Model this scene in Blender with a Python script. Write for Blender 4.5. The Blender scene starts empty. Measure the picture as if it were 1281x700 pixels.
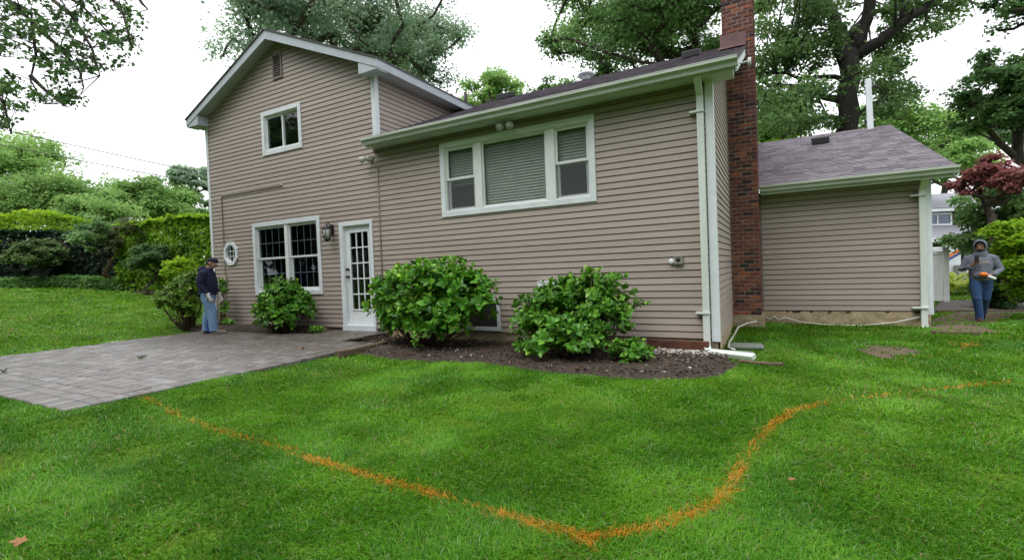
import bpy, bmesh, math, random
import numpy as np
from mathutils import Vector, Matrix

scene = bpy.context.scene
C = scene.collection
rng = np.random.default_rng(7)
random.seed(7)
R = math.radians

# ---------------------------------------------------------------- camera
CAM = np.array([0.7348, -7.5509, 0.7470])
YAW, PITCH, ROLL, FPX = R(-28.517), R(-1.305), R(-2.297), 604.75
_f = np.array([math.sin(YAW)*math.cos(PITCH), math.cos(YAW)*math.cos(PITCH), math.sin(PITCH)])
_r = np.array([math.cos(YAW), -math.sin(YAW), 0.0])
_u = np.cross(_r, _f)
RT = _r*math.cos(ROLL) + _u*math.sin(ROLL)
UP = -_r*math.sin(ROLL) + _u*math.cos(ROLL)
FW = _f
cd = bpy.data.cameras.new('camera')
cd.sensor_width = 36.0
cd.lens = FPX/1281*36.0
cd.clip_start, cd.clip_end = 0.05, 1500
cam = bpy.data.objects.new('camera', cd)
C.objects.link(cam)
cam.matrix_world = Matrix(((RT[0], UP[0], -FW[0], CAM[0]), (RT[1], UP[1], -FW[1], CAM[1]),
                           (RT[2], UP[2], -FW[2], CAM[2]), (0, 0, 0, 1)))
scene.camera = cam

# ---------------------------------------------------------------- sky, sun, exposure
SUN_EL, SUN_AZ = R(62), R(205)          # azimuth measured clockwise from +y
w = bpy.data.worlds.new('World'); scene.world = w; w.use_nodes = True
nt = w.node_tree; nt.nodes.clear()
n_out = nt.nodes.new('ShaderNodeOutputWorld')
n_bg = nt.nodes.new('ShaderNodeBackground')
n_sky = nt.nodes.new('ShaderNodeTexSky')
n_sky.sky_type = 'NISHITA'; n_sky.sun_disc = False
n_sky.sun_elevation = SUN_EL; n_sky.sun_rotation = SUN_AZ
n_sky.air_density = 1.0; n_sky.dust_density = 4.0
n_hsv = nt.nodes.new('ShaderNodeHueSaturation'); n_hsv.inputs['Saturation'].default_value = 0.12
n_tc = nt.nodes.new('ShaderNodeTexCoord')
n_no = nt.nodes.new('ShaderNodeTexNoise'); n_no.inputs['Scale'].default_value = 2.2; n_no.inputs['Detail'].default_value = 5
n_rm = nt.nodes.new('ShaderNodeMapRange')
n_rm.inputs['From Min'].default_value = 0.3; n_rm.inputs['From Max'].default_value = 0.7
n_rm.inputs['To Min'].default_value = 0.93; n_rm.inputs['To Max'].default_value = 1.07
n_cl = nt.nodes.new('ShaderNodeMix'); n_cl.data_type = 'RGBA'; n_cl.inputs[0].default_value = 0.75
n_cl.inputs[7].default_value = (9.6, 9.8, 10.2, 1)      # even cloud deck, in the sky texture's own units
n_mu = nt.nodes.new('ShaderNodeMix'); n_mu.data_type = 'RGBA'; n_mu.blend_type = 'MULTIPLY'; n_mu.inputs[0].default_value = 1.0
nt.links.new(n_tc.outputs['Generated'], n_no.inputs['Vector'])
nt.links.new(n_no.outputs['Fac'], n_rm.inputs['Value'])
nt.links.new(n_sky.outputs['Color'], n_hsv.inputs['Color'])
nt.links.new(n_hsv.outputs['Color'], n_cl.inputs[6])
nt.links.new(n_cl.outputs[2], n_mu.inputs[6])
nt.links.new(n_rm.outputs['Result'], n_mu.inputs[7])
nt.links.new(n_mu.outputs[2], n_bg.inputs['Color'])
n_bg.inputs['Strength'].default_value = 0.12
nt.links.new(n_bg.outputs[0], n_out.inputs[0])
sl = bpy.data.lights.new('sun', 'SUN'); sl.energy = 1.1; sl.angle = R(35); sl.color = (1.0, 0.97, 0.92)
sun = bpy.data.objects.new('sun', sl); C.objects.link(sun)
sd = Vector((math.sin(SUN_AZ)*math.cos(SUN_EL), math.cos(SUN_AZ)*math.cos(SUN_EL), math.sin(SUN_EL)))
sun.rotation_euler = sd.to_track_quat('Z', 'Y').to_euler()
sun.location = (0, -10, 30)
vs = scene.view_settings
scene.display_settings.display_device = 'sRGB'
vs.view_transform = 'Standard'; vs.look = 'None'; vs.gamma = 1.0; vs.use_curve_mapping = False
vs.exposure = 0.8
scene.render.engine = 'CYCLES'
scene.cycles.max_bounces = 10; scene.cycles.diffuse_bounces = 7; scene.cycles.transmission_bounces = 8; scene.cycles.transparent_max_bounces = 12
scene.cycles.caustics_reflective = False; scene.cycles.caustics_refractive = False

# ---------------------------------------------------------------- pixel helpers (photograph pixels -> directions)
def ray(px, py): return FW + RT*(px-640.5)/FPX - UP*(py-350)/FPX
def at(px, py, D): return CAM + ray(px, py)*D                      # D metres deep along the view axis
def on_z(px, py, z):
    d = ray(px, py); return CAM + d*((z-CAM[2])/d[2])
def on_y(px, py, y=0.0):
    d = ray(px, py); return CAM + d*((y-CAM[1])/d[1])

# ---------------------------------------------------------------- noise
_perm = np.random.default_rng(3).random((256, 256))
def vnoise(x, y):
    x = np.asarray(x, float); y = np.asarray(y, float)
    xi, yi = np.floor(x).astype(int), np.floor(y).astype(int)
    fx, fy = x-xi, y-yi
    fx = fx*fx*(3-2*fx); fy = fy*fy*(3-2*fy)
    g = lambda a, b: _perm[a % 256, b % 256]
    return (g(xi, yi)*(1-fx)+g(xi+1, yi)*fx)*(1-fy) + (g(xi, yi+1)*(1-fx)+g(xi+1, yi+1)*fx)*fy
def fbm(x, y, o=3):
    s = 0; a = 0.5; t = 0
    for k in range(o):
        s = s + a*vnoise(x*2**k+k*17.3, y*2**k+k*9.1); t += a; a *= 0.5
    return s/t
def sstep(a, b, x):
    t = np.clip((np.asarray(x, float)-a)/(b-a), 0, 1); return t*t*(3-2*t)

# ---------------------------------------------------------------- materials
MATS = {}
def _new(name):
    m = bpy.data.materials.new(name); m.use_nodes = True
    n = m.node_tree.nodes; b = n['Principled BSDF']; MATS[name] = m
    return m, m.node_tree, b
def _ramp(t, stops):
    r = t.nodes.new('ShaderNodeValToRGB'); e = r.color_ramp.elements
    while len(e) < len(stops): e.new(0.5)
    for el, (p, c) in zip(e, stops): el.position = p; el.color = (*c, 1)
    return r
def mat(name, c1, c2=None, scale=6.0, rough=0.6, bump=0.0, bscale=60.0, stretch=(1, 1, 1), metal=0.0, spec=0.4, lo=0.3, hi=0.7, c3=None, objrand=0.0, coord='Object', bdist=0.01):
    m, t, b = _new(name)
    b.inputs['Roughness'].default_value = rough; b.inputs['Metallic'].default_value = metal
    b.inputs['Specular IOR Level'].default_value = spec
    tc = t.nodes.new('ShaderNodeTexCoord'); mp = t.nodes.new('ShaderNodeMapping'); mp.inputs['Scale'].default_value = stretch
    t.links.new(tc.outputs[coord], mp.inputs['Vector'])
    no = t.nodes.new('ShaderNodeTexNoise'); no.inputs['Scale'].default_value = scale; no.inputs['Detail'].default_value = 6; no.inputs['Roughness'].default_value = 0.62
    t.links.new(mp.outputs[0], no.inputs['Vector'])
    c2 = c2 or tuple(x*0.8 for x in c1)
    stops = [(lo, c2), (hi, c1)] if c3 is None else [(lo, c2), ((lo+hi)/2, c1), (hi, c3)]
    rp = _ramp(t, stops); t.links.new(no.outputs['Fac'], rp.inputs[0])
    src = rp.outputs[0]
    if objrand:
        oi = t.nodes.new('ShaderNodeObjectInfo'); mr = t.nodes.new('ShaderNodeMapRange')
        mr.inputs['To Min'].default_value = 1-objrand; mr.inputs['To Max'].default_value = 1+objrand
        t.links.new(oi.outputs['Random'], mr.inputs['Value'])
        mx = t.nodes.new('ShaderNodeMix'); mx.data_type = 'RGBA'; mx.blend_type = 'MULTIPLY'; mx.inputs[0].default_value = 1
        t.links.new(src, mx.inputs[6]); t.links.new(mr.outputs[0], mx.inputs[7]); src = mx.outputs[2]
    t.links.new(src, b.inputs['Base Color'])
    if bump:
        n2 = t.nodes.new('ShaderNodeTexNoise'); n2.inputs['Scale'].default_value = bscale; n2.inputs['Detail'].default_value = 5
        t.links.new(mp.outputs[0], n2.inputs['Vector'])
        bp = t.nodes.new('ShaderNodeBump'); bp.inputs['Strength'].default_value = bump; bp.inputs['Distance'].default_value = bdist
        t.links.new(n2.outputs['Fac'], bp.inputs['Height']); t.links.new(bp.outputs[0], b.inputs['Normal'])
    return m
def mat_rand(name, stops, rough=0.85, scale=25.0, bump=0.4, bscale=90, dirt=0.25, bdist=0.004):
    """colour picked per object (or per piece, attribute 'rnd') from a ramp, with grain"""
    m, t, b = _new(name)
    b.inputs['Roughness'].default_value = rough; b.inputs['Specular IOR Level'].default_value = 0.3
    oi = t.nodes.new('ShaderNodeObjectInfo'); an = t.nodes.new('ShaderNodeAttribute'); an.attribute_name = 'rnd'
    ad = t.nodes.new('ShaderNodeMath'); ad.operation = 'ADD'; fr = t.nodes.new('ShaderNodeMath'); fr.operation = 'FRACT'
    t.links.new(oi.outputs['Random'], ad.inputs[0]); t.links.new(an.outputs['Fac'], ad.inputs[1]); t.links.new(ad.outputs[0], fr.inputs[0])
    rp = _ramp(t, stops); t.links.new(fr.outputs[0], rp.inputs[0])
    tc = t.nodes.new('ShaderNodeTexCoord'); ge = t.nodes.new('ShaderNodeNewGeometry')
    no = t.nodes.new('ShaderNodeTexNoise'); no.inputs['Scale'].default_value = scale; no.inputs['Detail'].default_value = 6
    t.links.new(ge.outputs['Position'], no.inputs['Vector'])
    mr = t.nodes.new('ShaderNodeMapRange'); mr.inputs['From Min'].default_value = 0.25; mr.inputs['From Max'].default_value = 0.75
    mr.inputs['To Min'].default_value = 1-dirt; mr.inputs['To Max'].default_value = 1+dirt
    t.links.new(no.outputs['Fac'], mr.inputs['Value'])
    mx = t.nodes.new('ShaderNodeMix'); mx.data_type = 'RGBA'; mx.blend_type = 'MULTIPLY'; mx.inputs[0].default_value = 1
    t.links.new(rp.outputs[0], mx.inputs[6]); t.links.new(mr.outputs[0], mx.inputs[7]); t.links.new(mx.outputs[2], b.inputs['Base Color'])
    n2 = t.nodes.new('ShaderNodeTexNoise'); n2.inputs['Scale'].default_value = bscale; n2.inputs['Detail'].default_value = 4
    t.links.new(ge.outputs['Position'], n2.inputs['Vector'])
    bp = t.nodes.new('ShaderNodeBump'); bp.inputs['Strength'].default_value = bump; bp.inputs['Distance'].default_value = bdist
    t.links.new(n2.outputs['Fac'], bp.inputs['Height']); t.links.new(bp.outputs[0], b.inputs['Normal'])
    return m
def mat_leaf(name, rough=0.45, trans=0.3, spec=0.35, stops=None):
    m, t, b = _new(name)
    b.inputs['Roughness'].default_value = rough; b.inputs['Specular IOR Level'].default_value = spec
    if stops:
        oi = t.nodes.new('ShaderNodeObjectInfo'); rp = _ramp(t, stops); t.links.new(oi.outputs['Random'], rp.inputs[0]); src = rp.outputs[0]
    else:
        a = t.nodes.new('ShaderNodeAttribute'); a.attribute_name = 'Col'; src = a.outputs['Color']
    tr = t.nodes.new('ShaderNodeBsdfTranslucent'); mx = t.nodes.new('ShaderNodeMixShader'); mx.inputs[0].default_value = trans
    hs = t.nodes.new('ShaderNodeHueSaturation'); hs.inputs['Hue'].default_value = 0.485; hs.inputs['Value'].default_value = 1.3
    t.links.new(src, b.inputs['Base Color']); t.links.new(src, hs.inputs['Color']); t.links.new(hs.outputs[0], tr.inputs['Color'])
    t.links.new(b.outputs[0], mx.inputs[1]); t.links.new(tr.outputs[0], mx.inputs[2])
    t.links.new(mx.outputs[0], t.nodes['Material Output'].inputs['Surface'])
    return m
def mat_glass(name, tint=(0.9, 0.95, 0.93), base=0.06):
    m, t, b = _new(name); t.nodes.remove(b)
    g = t.nodes.new('ShaderNodeBsdfGlossy'); g.inputs['Roughness'].default_value = 0.015
    tr = t.nodes.new('ShaderNodeBsdfTransparent'); tr.inputs[0].default_value = (*tint, 1)
    lw = t.nodes.new('ShaderNodeLayerWeight'); lw.inputs['Blend'].default_value = 0.5
    pw = t.nodes.new('ShaderNodeMath'); pw.operation = 'POWER'; pw.inputs[1].default_value = 4.0; t.links.new(lw.outputs['Facing'], pw.inputs[0])
    fz = t.nodes.new('ShaderNodeMath'); fz.operation = 'MULTIPLY'; fz.inputs[1].default_value = 0.6; t.links.new(pw.outputs[0], fz.inputs[0])
    no = t.nodes.new('ShaderNodeTexNoise'); no.inputs['Scale'].default_value = 3.0
    bp = t.nodes.new('ShaderNodeBump'); bp.inputs['Strength'].default_value = 0.06; bp.inputs['Distance'].default_value = 0.02
    t.links.new(no.outputs['Fac'], bp.inputs['Height']); t.links.new(bp.outputs[0], g.inputs['Normal'])
    ad = t.nodes.new('ShaderNodeMath'); ad.operation = 'ADD'; ad.inputs[1].default_value = base
    t.links.new(fz.outputs[0], ad.inputs[0])
    mx = t.nodes.new('ShaderNodeMixShader')
    t.links.new(ad.outputs[0], mx.inputs[0]); t.links.new(tr.outputs[0], mx.inputs[1]); t.links.new(g.outputs[0], mx.inputs[2])
    t.links.new(mx.outputs[0], t.nodes['Material Output'].inputs['Surface'])
    return m

mat('siding', (0.365, 0.308, 0.27), (0.32, 0.268, 0.237), scale=1.6, rough=0.55, bump=0.25, bscale=30, stretch=(0.35, 1, 3.0), objrand=0.05, bdist=0.003)
mat('sheathing', (0.07, 0.06, 0.055), rough=0.95)  # wall backing, blackened so the grooves between siding boards read as shadow lines
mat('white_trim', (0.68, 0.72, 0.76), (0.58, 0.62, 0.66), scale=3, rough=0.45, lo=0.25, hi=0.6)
mat('white_trim_shaded', (0.44, 0.48, 0.525), (0.36, 0.4, 0.44), scale=3, rough=0.5)  # white trim again, with the grey of its shade put into the colour
mat('vinyl_white', (0.74, 0.77, 0.77), (0.66, 0.69, 0.69), scale=5, rough=0.35)
mat('gutter_paint', (0.55, 0.59, 0.55), (0.42, 0.46, 0.42), scale=2.5, rough=0.45, stretch=(0.6, 2, 2))  # weathered off-white; the green tint paints in light reflected off the grass
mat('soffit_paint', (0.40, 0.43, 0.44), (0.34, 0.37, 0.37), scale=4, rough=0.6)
mat('downspout_paint', (0.68, 0.73, 0.71), (0.55, 0.6, 0.56), scale=2, rough=0.4, stretch=(2, 2, 0.5))
mat('foundation', (0.42, 0.34, 0.22), (0.24, 0.19, 0.12), scale=5, rough=0.95, bump=1.0, bscale=9, bdist=0.03)
mat('mortar', (0.36, 0.32, 0.265), (0.17, 0.15, 0.13), scale=14, rough=0.95, bump=0.6, bscale=60)
mat_rand('brick_clay', [(0.0, (0.035, 0.022, 0.027)), (0.18, (0.09, 0.038, 0.034)), (0.4, (0.2, 0.065, 0.045)), (0.6, (0.13, 0.048, 0.04)), (0.75, (0.24, 0.085, 0.05)), (0.9, (0.33, 0.11, 0.05)), (1.0, (0.06, 0.03, 0.034))], bump=0.7, scale=30, dirt=0.4)
mat_rand('paver_stone', [(0.0, (0.125, 0.117, 0.113)), (0.35, (0.185, 0.176, 0.174)), (0.6, (0.165, 0.138, 0.13)), (0.8, (0.235, 0.226, 0.224)), (1.0, (0.15, 0.135, 0.13))], rough=0.42, scale=7, dirt=0.22, bump=0.5, bscale=70)
def soot_bricks():                                             # old soot on the upper stack
    m = MATS['brick_clay']; t = m.node_tree; b = t.nodes['Principled BSDF']; src = b.inputs['Base Color'].links[0].from_socket
    ge = t.nodes.new('ShaderNodeNewGeometry'); sp = t.nodes.new('ShaderNodeSeparateXYZ'); t.links.new(ge.outputs['Position'], sp.inputs[0])
    no = t.nodes.new('ShaderNodeTexNoise'); no.inputs['Scale'].default_value = 4; t.links.new(ge.outputs['Position'], no.inputs['Vector'])
    mr = t.nodes.new('ShaderNodeMapRange'); mr.inputs['From Min'].default_value = 1.2; mr.inputs['From Max'].default_value = 3.2; t.links.new(sp.outputs['Z'], mr.inputs['Value'])
    ml = t.nodes.new('ShaderNodeMath'); ml.operation = 'MULTIPLY'; ml.use_clamp = True; t.links.new(mr.outputs[0], ml.inputs[0]); t.links.new(no.outputs['Fac'], ml.inputs[1])
    m2 = t.nodes.new('ShaderNodeMath'); m2.operation = 'MULTIPLY'; m2.inputs[1].default_value = 1.6; m2.use_clamp = True; t.links.new(ml.outputs[0], m2.inputs[0])
    mx = t.nodes.new('ShaderNodeMix'); mx.data_type = 'RGBA'; mx.blend_type = 'MULTIPLY'; mx.inputs[7].default_value = (.62, .6, .8, 1)
    t.links.new(m2.outputs[0], mx.inputs[0]); t.links.new(src, mx.inputs[6]); t.links.new(mx.outputs[2], b.inputs['Base Color'])
soot_bricks()
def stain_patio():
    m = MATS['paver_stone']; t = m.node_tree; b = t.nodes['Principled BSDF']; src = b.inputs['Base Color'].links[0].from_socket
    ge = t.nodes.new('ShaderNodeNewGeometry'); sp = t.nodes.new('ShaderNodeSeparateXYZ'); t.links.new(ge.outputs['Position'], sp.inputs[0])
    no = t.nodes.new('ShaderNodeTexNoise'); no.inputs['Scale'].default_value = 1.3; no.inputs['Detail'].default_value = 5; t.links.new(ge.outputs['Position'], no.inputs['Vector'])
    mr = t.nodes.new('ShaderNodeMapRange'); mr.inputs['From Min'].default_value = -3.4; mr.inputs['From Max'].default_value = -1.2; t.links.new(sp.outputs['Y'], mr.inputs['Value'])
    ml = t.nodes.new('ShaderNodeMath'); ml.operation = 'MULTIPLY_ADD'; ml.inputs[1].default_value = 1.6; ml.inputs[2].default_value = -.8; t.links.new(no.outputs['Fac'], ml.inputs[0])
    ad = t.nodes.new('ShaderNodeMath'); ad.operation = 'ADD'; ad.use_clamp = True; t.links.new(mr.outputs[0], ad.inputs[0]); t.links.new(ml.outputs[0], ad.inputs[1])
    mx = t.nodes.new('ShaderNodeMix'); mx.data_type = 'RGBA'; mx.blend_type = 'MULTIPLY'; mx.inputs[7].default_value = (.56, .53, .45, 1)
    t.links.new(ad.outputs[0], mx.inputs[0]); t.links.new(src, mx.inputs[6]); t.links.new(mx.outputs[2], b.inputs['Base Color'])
stain_patio()
mat('joint_sand', (0.05, 0.055, 0.045), (0.035, 0.04, 0.025), scale=8, rough=0.95)
mat_rand('shingle', [(0.0, (0.12, 0.108, 0.126)), (0.5, (0.175, 0.157, 0.18)), (1.0, (0.225, 0.2, 0.225))], rough=0.95, scale=60, dirt=0.3, bump=0.6, bscale=180)
mat('roof_deck', (0.11, 0.1, 0.11), rough=0.95, bump=0.4)
mat('flashing', (0.17, 0.085, 0.085), (0.11, 0.06, 0.065), scale=4, rough=0.5)
mat('black_metal', (0.022, 0.022, 0.024), rough=0.45, metal=0.2)
mat('dark_vinyl', (0.2, 0.165, 0.155), rough=0.6)
mat('beige_pipe', (0.42, 0.35, 0.28), rough=0.5)
mat('grey_box', (0.3, 0.29, 0.26), rough=0.5)
mat('lamp_glass', (0.5, 0.5, 0.48), rough=0.25)
mat('door_paint', (0.74, 0.78, 0.8), (0.68, 0.72, 0.74), rough=0.35)
mat('room_paint', (0.22, 0.25, 0.34), rough=0.9)
mat('blind', (0.36, 0.38, 0.355), (0.32, 0.34, 0.32), rough=0.6)
mat('screen_grey', (0.42, 0.45, 0.47), rough=0.5)
mat_glass('glass', (0.96, 0.98, 0.97), 0.04); mat_glass('glass_dark', (0.8, 0.84, 0.88), 0.045)
def screen_mesh():
    m, t, b = _new('screen_mesh'); b.inputs['Base Color'].default_value = (.16, .17, .18, 1); b.inputs['Roughness'].default_value = .8
    tr = t.nodes.new('ShaderNodeBsdfTransparent'); mx = t.nodes.new('ShaderNodeMixShader'); mx.inputs[0].default_value = .24
    t.links.new(tr.outputs[0], mx.inputs[1]); t.links.new(b.outputs[0], mx.inputs[2]); t.links.new(mx.outputs[0], t.nodes['Material Output'].inputs['Surface'])
screen_mesh()
mat('soil', (0.05, 0.037, 0.028), (0.025, 0.018, 0.015), scale=16, rough=1.0, bump=1.0, bscale=40, c3=(0.10, 0.08, 0.062), bdist=0.03)
mat('dirt', (0.15, 0.115, 0.07), (0.09, 0.066, 0.042), scale=9, rough=1.0, bump=1.0, bscale=30, bdist=0.02)
mat('bark_mulch', (0.09, 0.06, 0.04), (0.04, 0.027, 0.02), scale=30, rough=1)
mat_rand('pebble', [(0, (0.22, 0.18, 0.14)), (0.5, (0.42, 0.39, 0.36)), (1, (0.6, 0.58, 0.56))], rough=0.8, bump=0.1)
mat('slate', (0.2, 0.23, 0.2), (0.13, 0.16, 0.135), scale=5, rough=0.6, bump=0.3)
mat('old_timber', (0.17, 0.12, 0.07), (0.07, 0.055, 0.035), scale=7, rough=0.95, bump=0.8, stretch=(1, 6, 6))
mat('red_timber', (0.13, 0.05, 0.03), (0.06, 0.026, 0.018), scale=7, rough=0.9, bump=0.6)
mat('bark', (0.10, 0.082, 0.066), (0.04, 0.033, 0.028), scale=7, rough=1, bump=1.0, bscale=18, stretch=(1, 1, 0.3), bdist=0.04)
mat('bark_dark', (0.05, 0.045, 0.042), (0.022, 0.02, 0.019), scale=7, rough=1, bump=1.0, bscale=16, stretch=(1, 1, 0.3), bdist=0.04)
mat('twig', (0.13, 0.085, 0.05), (0.07, 0.045, 0.03), scale=9, rough=0.9)
mat('asphalt', (0.13, 0.115, 0.11), (0.09, 0.08, 0.08), scale=9, rough=0.9, bump=0.4)
mat('concrete', (0.5, 0.49, 0.47), (0.42, 0.41, 0.39), scale=4, rough=0.9)
mat('cable', (0.6, 0.58, 0.52), rough=0.5)
mat('wire', (0.05, 0.05, 0.055), rough=0.6)
mat_leaf('leaf', trans=0.48, rough=.55, spec=.25); mat_leaf('leaf_glossy', rough=0.38, trans=0.2, spec=0.35); mat_leaf('grass_blade', rough=0.5, trans=0.35, spec=0.25)
mat_leaf('leaf_hydrangea', rough=0.38, trans=0.2, spec=0.35, stops=[(0, (0.045, 0.17, 0.014)), (0.5, (0.075, 0.25, 0.02)), (1, (0.15, 0.36, 0.035))])
mat('fallen_leaf', (0.36, 0.19, 0.08), (0.25, 0.12, 0.05), scale=20, rough=0.8)
# people
mat('skin', (0.42, 0.235, 0.17), (0.36, 0.19, 0.14), scale=12, rough=0.5)
mat('skin_tan', (0.3, 0.165, 0.105), (0.25, 0.13, 0.085), scale=12, rough=0.5)
mat('navy_fleece', (0.012, 0.016, 0.05), (0.008, 0.01, 0.03), scale=14, rough=0.9, bump=0.5, bscale=22, bdist=0.02)
mat('grey_fleece', (0.17, 0.185, 0.235), (0.11, 0.125, 0.165), scale=9, rough=0.95, bump=0.6, bscale=20, bdist=0.02)
mat('light_denim', (0.2, 0.33, 0.5), (0.13, 0.24, 0.4), scale=8, rough=0.9, bump=0.7, bscale=16, bdist=0.02)
mat('blue_denim', (0.035, 0.085, 0.2), (0.02, 0.05, 0.13), scale=8, rough=0.9, bump=0.7, bscale=16, bdist=0.02)
mat('shoe_tan', (0.2, 0.17, 0.14), rough=0.8); mat('shoe_dark', (0.03, 0.02, 0.02), rough=0.6)
mat('shoe_red', (0.09, 0.025, 0.02), rough=0.6)
mat('cap_navy', (0.015, 0.018, 0.035), rough=0.8); mat('cap_brim', (0.5, 0.52, 0.55), rough=0.7)
mat('glove_white', (0.75, 0.73, 0.72), rough=0.8); mat('glove_red', (0.5, 0.03, 0.05), rough=0.6)
mat('hair_dark', (0.02, 0.015, 0.012), rough=0.7); mat('eye_dark', (0.015, 0.012, 0.012), rough=0.2)
mat('print_white', (0.6, 0.6, 0.6), rough=0.8); mat('print_tan', (0.4, 0.34, 0.26), rough=0.8)
mat('phone_black', (0.012, 0.012, 0.014), rough=0.2); mat('can_orange', (0.8, 0.2, 0.02), rough=0.4); mat('can_white', (0.75, 0.78, 0.8), rough=0.4)
mat('bag_blue', (0.03, 0.05, 0.3), rough=0.6)
# neighbour
mat('nb_wall', (0.085, 0.06, 0.05), (0.055, 0.04, 0.036), scale=8, rough=0.9); mat('nb_roof', (0.27, 0.27, 0.31), (0.22, 0.22, 0.25), scale=5, rough=0.9)
mat('trailer_white', (0.7, 0.74, 0.78), rough=0.35); mat('stripe_orange', (0.7, 0.2, 0.04), rough=0.4); mat('stripe_blue', (0.05, 0.08, 0.3), rough=0.4)
mat('tyre', (0.02, 0.02, 0.02), rough=0.9); mat('steel', (0.5, 0.5, 0.5), rough=0.35, metal=0.8)

def lawn_ground_material():
    m, t, b = _new('lawn_soil'); b.inputs['Roughness'].default_value = 1.0; b.inputs['Specular IOR Level'].default_value = 0.1
    ge = t.nodes.new('ShaderNodeNewGeometry')
    n1 = t.nodes.new('ShaderNodeTexNoise'); n1.inputs['Scale'].default_value = 0.8; n1.inputs['Detail'].default_value = 4
    n2 = t.nodes.new('ShaderNodeTexNoise'); n2.inputs['Scale'].default_value = 45; n2.inputs['Detail'].default_value = 5
    t.links.new(ge.outputs['Position'], n1.inputs['Vector']); t.links.new(ge.outputs['Position'], n2.inputs['Vector'])
    r1 = _ramp(t, [(0.3, (0.06, 0.14, 0.01)), (0.7, (0.12, 0.22, 0.02))])
    r2 = _ramp(t, [(0.3, (0.35, 0.35, 0.3)), (0.7, (1.2, 1.2, 1.2))])
    t.links.new(n1.outputs['Fac'], r1.inputs[0]); t.links.new(n2.outputs['Fac'], r2.inputs[0])
    mx = t.nodes.new('ShaderNodeMix'); mx.data_type = 'RGBA'; mx.blend_type = 'MULTIPLY'; mx.inputs[0].default_value = 1
    t.links.new(r1.outputs[0], mx.inputs[6]); t.links.new(r2.outputs[0], mx.inputs[7]); t.links.new(mx.outputs[2], b.inputs['Base Color'])
    bp = t.nodes.new('ShaderNodeBump'); bp.inputs['Strength'].default_value = 1; bp.inputs['Distance'].default_value = 0.03
    t.links.new(n2.outputs['Fac'], bp.inputs['Height']); t.links.new(bp.outputs[0], b.inputs['Normal'])
lawn_ground_material()

# ---------------------------------------------------------------- object helpers
def link(name, me, m, parent=None, loc=None):
    o = bpy.data.objects.new(name, me)
    if m and not me.materials: me.materials.append(MATS[m])
    C.objects.link(o)
    if parent:
        o.parent = parent
        if parent.name in WORLDP: o.matrix_parent_inverse = Matrix.Translation(-Vector(parent.location))
    if loc is not None: o.location = loc
    return o
WORLDP = set()          # empties whose parts are written in world coordinates
def tag(o, label=None, cat=None, group=None, kind=None):
    if label: o['label'] = label
    if cat: o['category'] = cat
    if group: o['group'] = group
    if kind: o['kind'] = kind
    return o
def empty(name, loc, label=None, cat=None, group=None, rz=0.0):
    o = bpy.data.objects.new(name, None); C.objects.link(o); o.location = loc; o.rotation_euler = (0, 0, rz)
    o.empty_display_size = 0.2
    return tag(o, label, cat, group)
def mesh_np(name, v, tris, cols=None, rnd=None, smooth=False):
    me = bpy.data.meshes.new(name); v = np.asarray(v, np.float32); f = np.asarray(tris, np.int32)
    k = f.shape[1]
    me.vertices.add(len(v)); me.vertices.foreach_set('co', v.ravel())
    me.loops.add(f.size); me.loops.foreach_set('vertex_index', f.ravel())
    me.polygons.add(len(f)); me.polygons.foreach_set('loop_start', np.arange(0, f.size, k, dtype=np.int32))
    if cols is not None:
        a = me.attributes.new('Col', 'FLOAT_COLOR', 'POINT')
        a.data.foreach_set('color', np.concatenate([cols, np.ones((len(cols), 1))], 1).astype(np.float32).ravel())
    if rnd is not None:
        a = me.attributes.new('rnd', 'FLOAT', 'POINT'); a.data.foreach_set('value', np.asarray(rnd, np.float32))
    if smooth: me.polygons.foreach_set('use_smooth', np.ones(len(f), bool))
    me.update(); me.validate()
    return me
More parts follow.
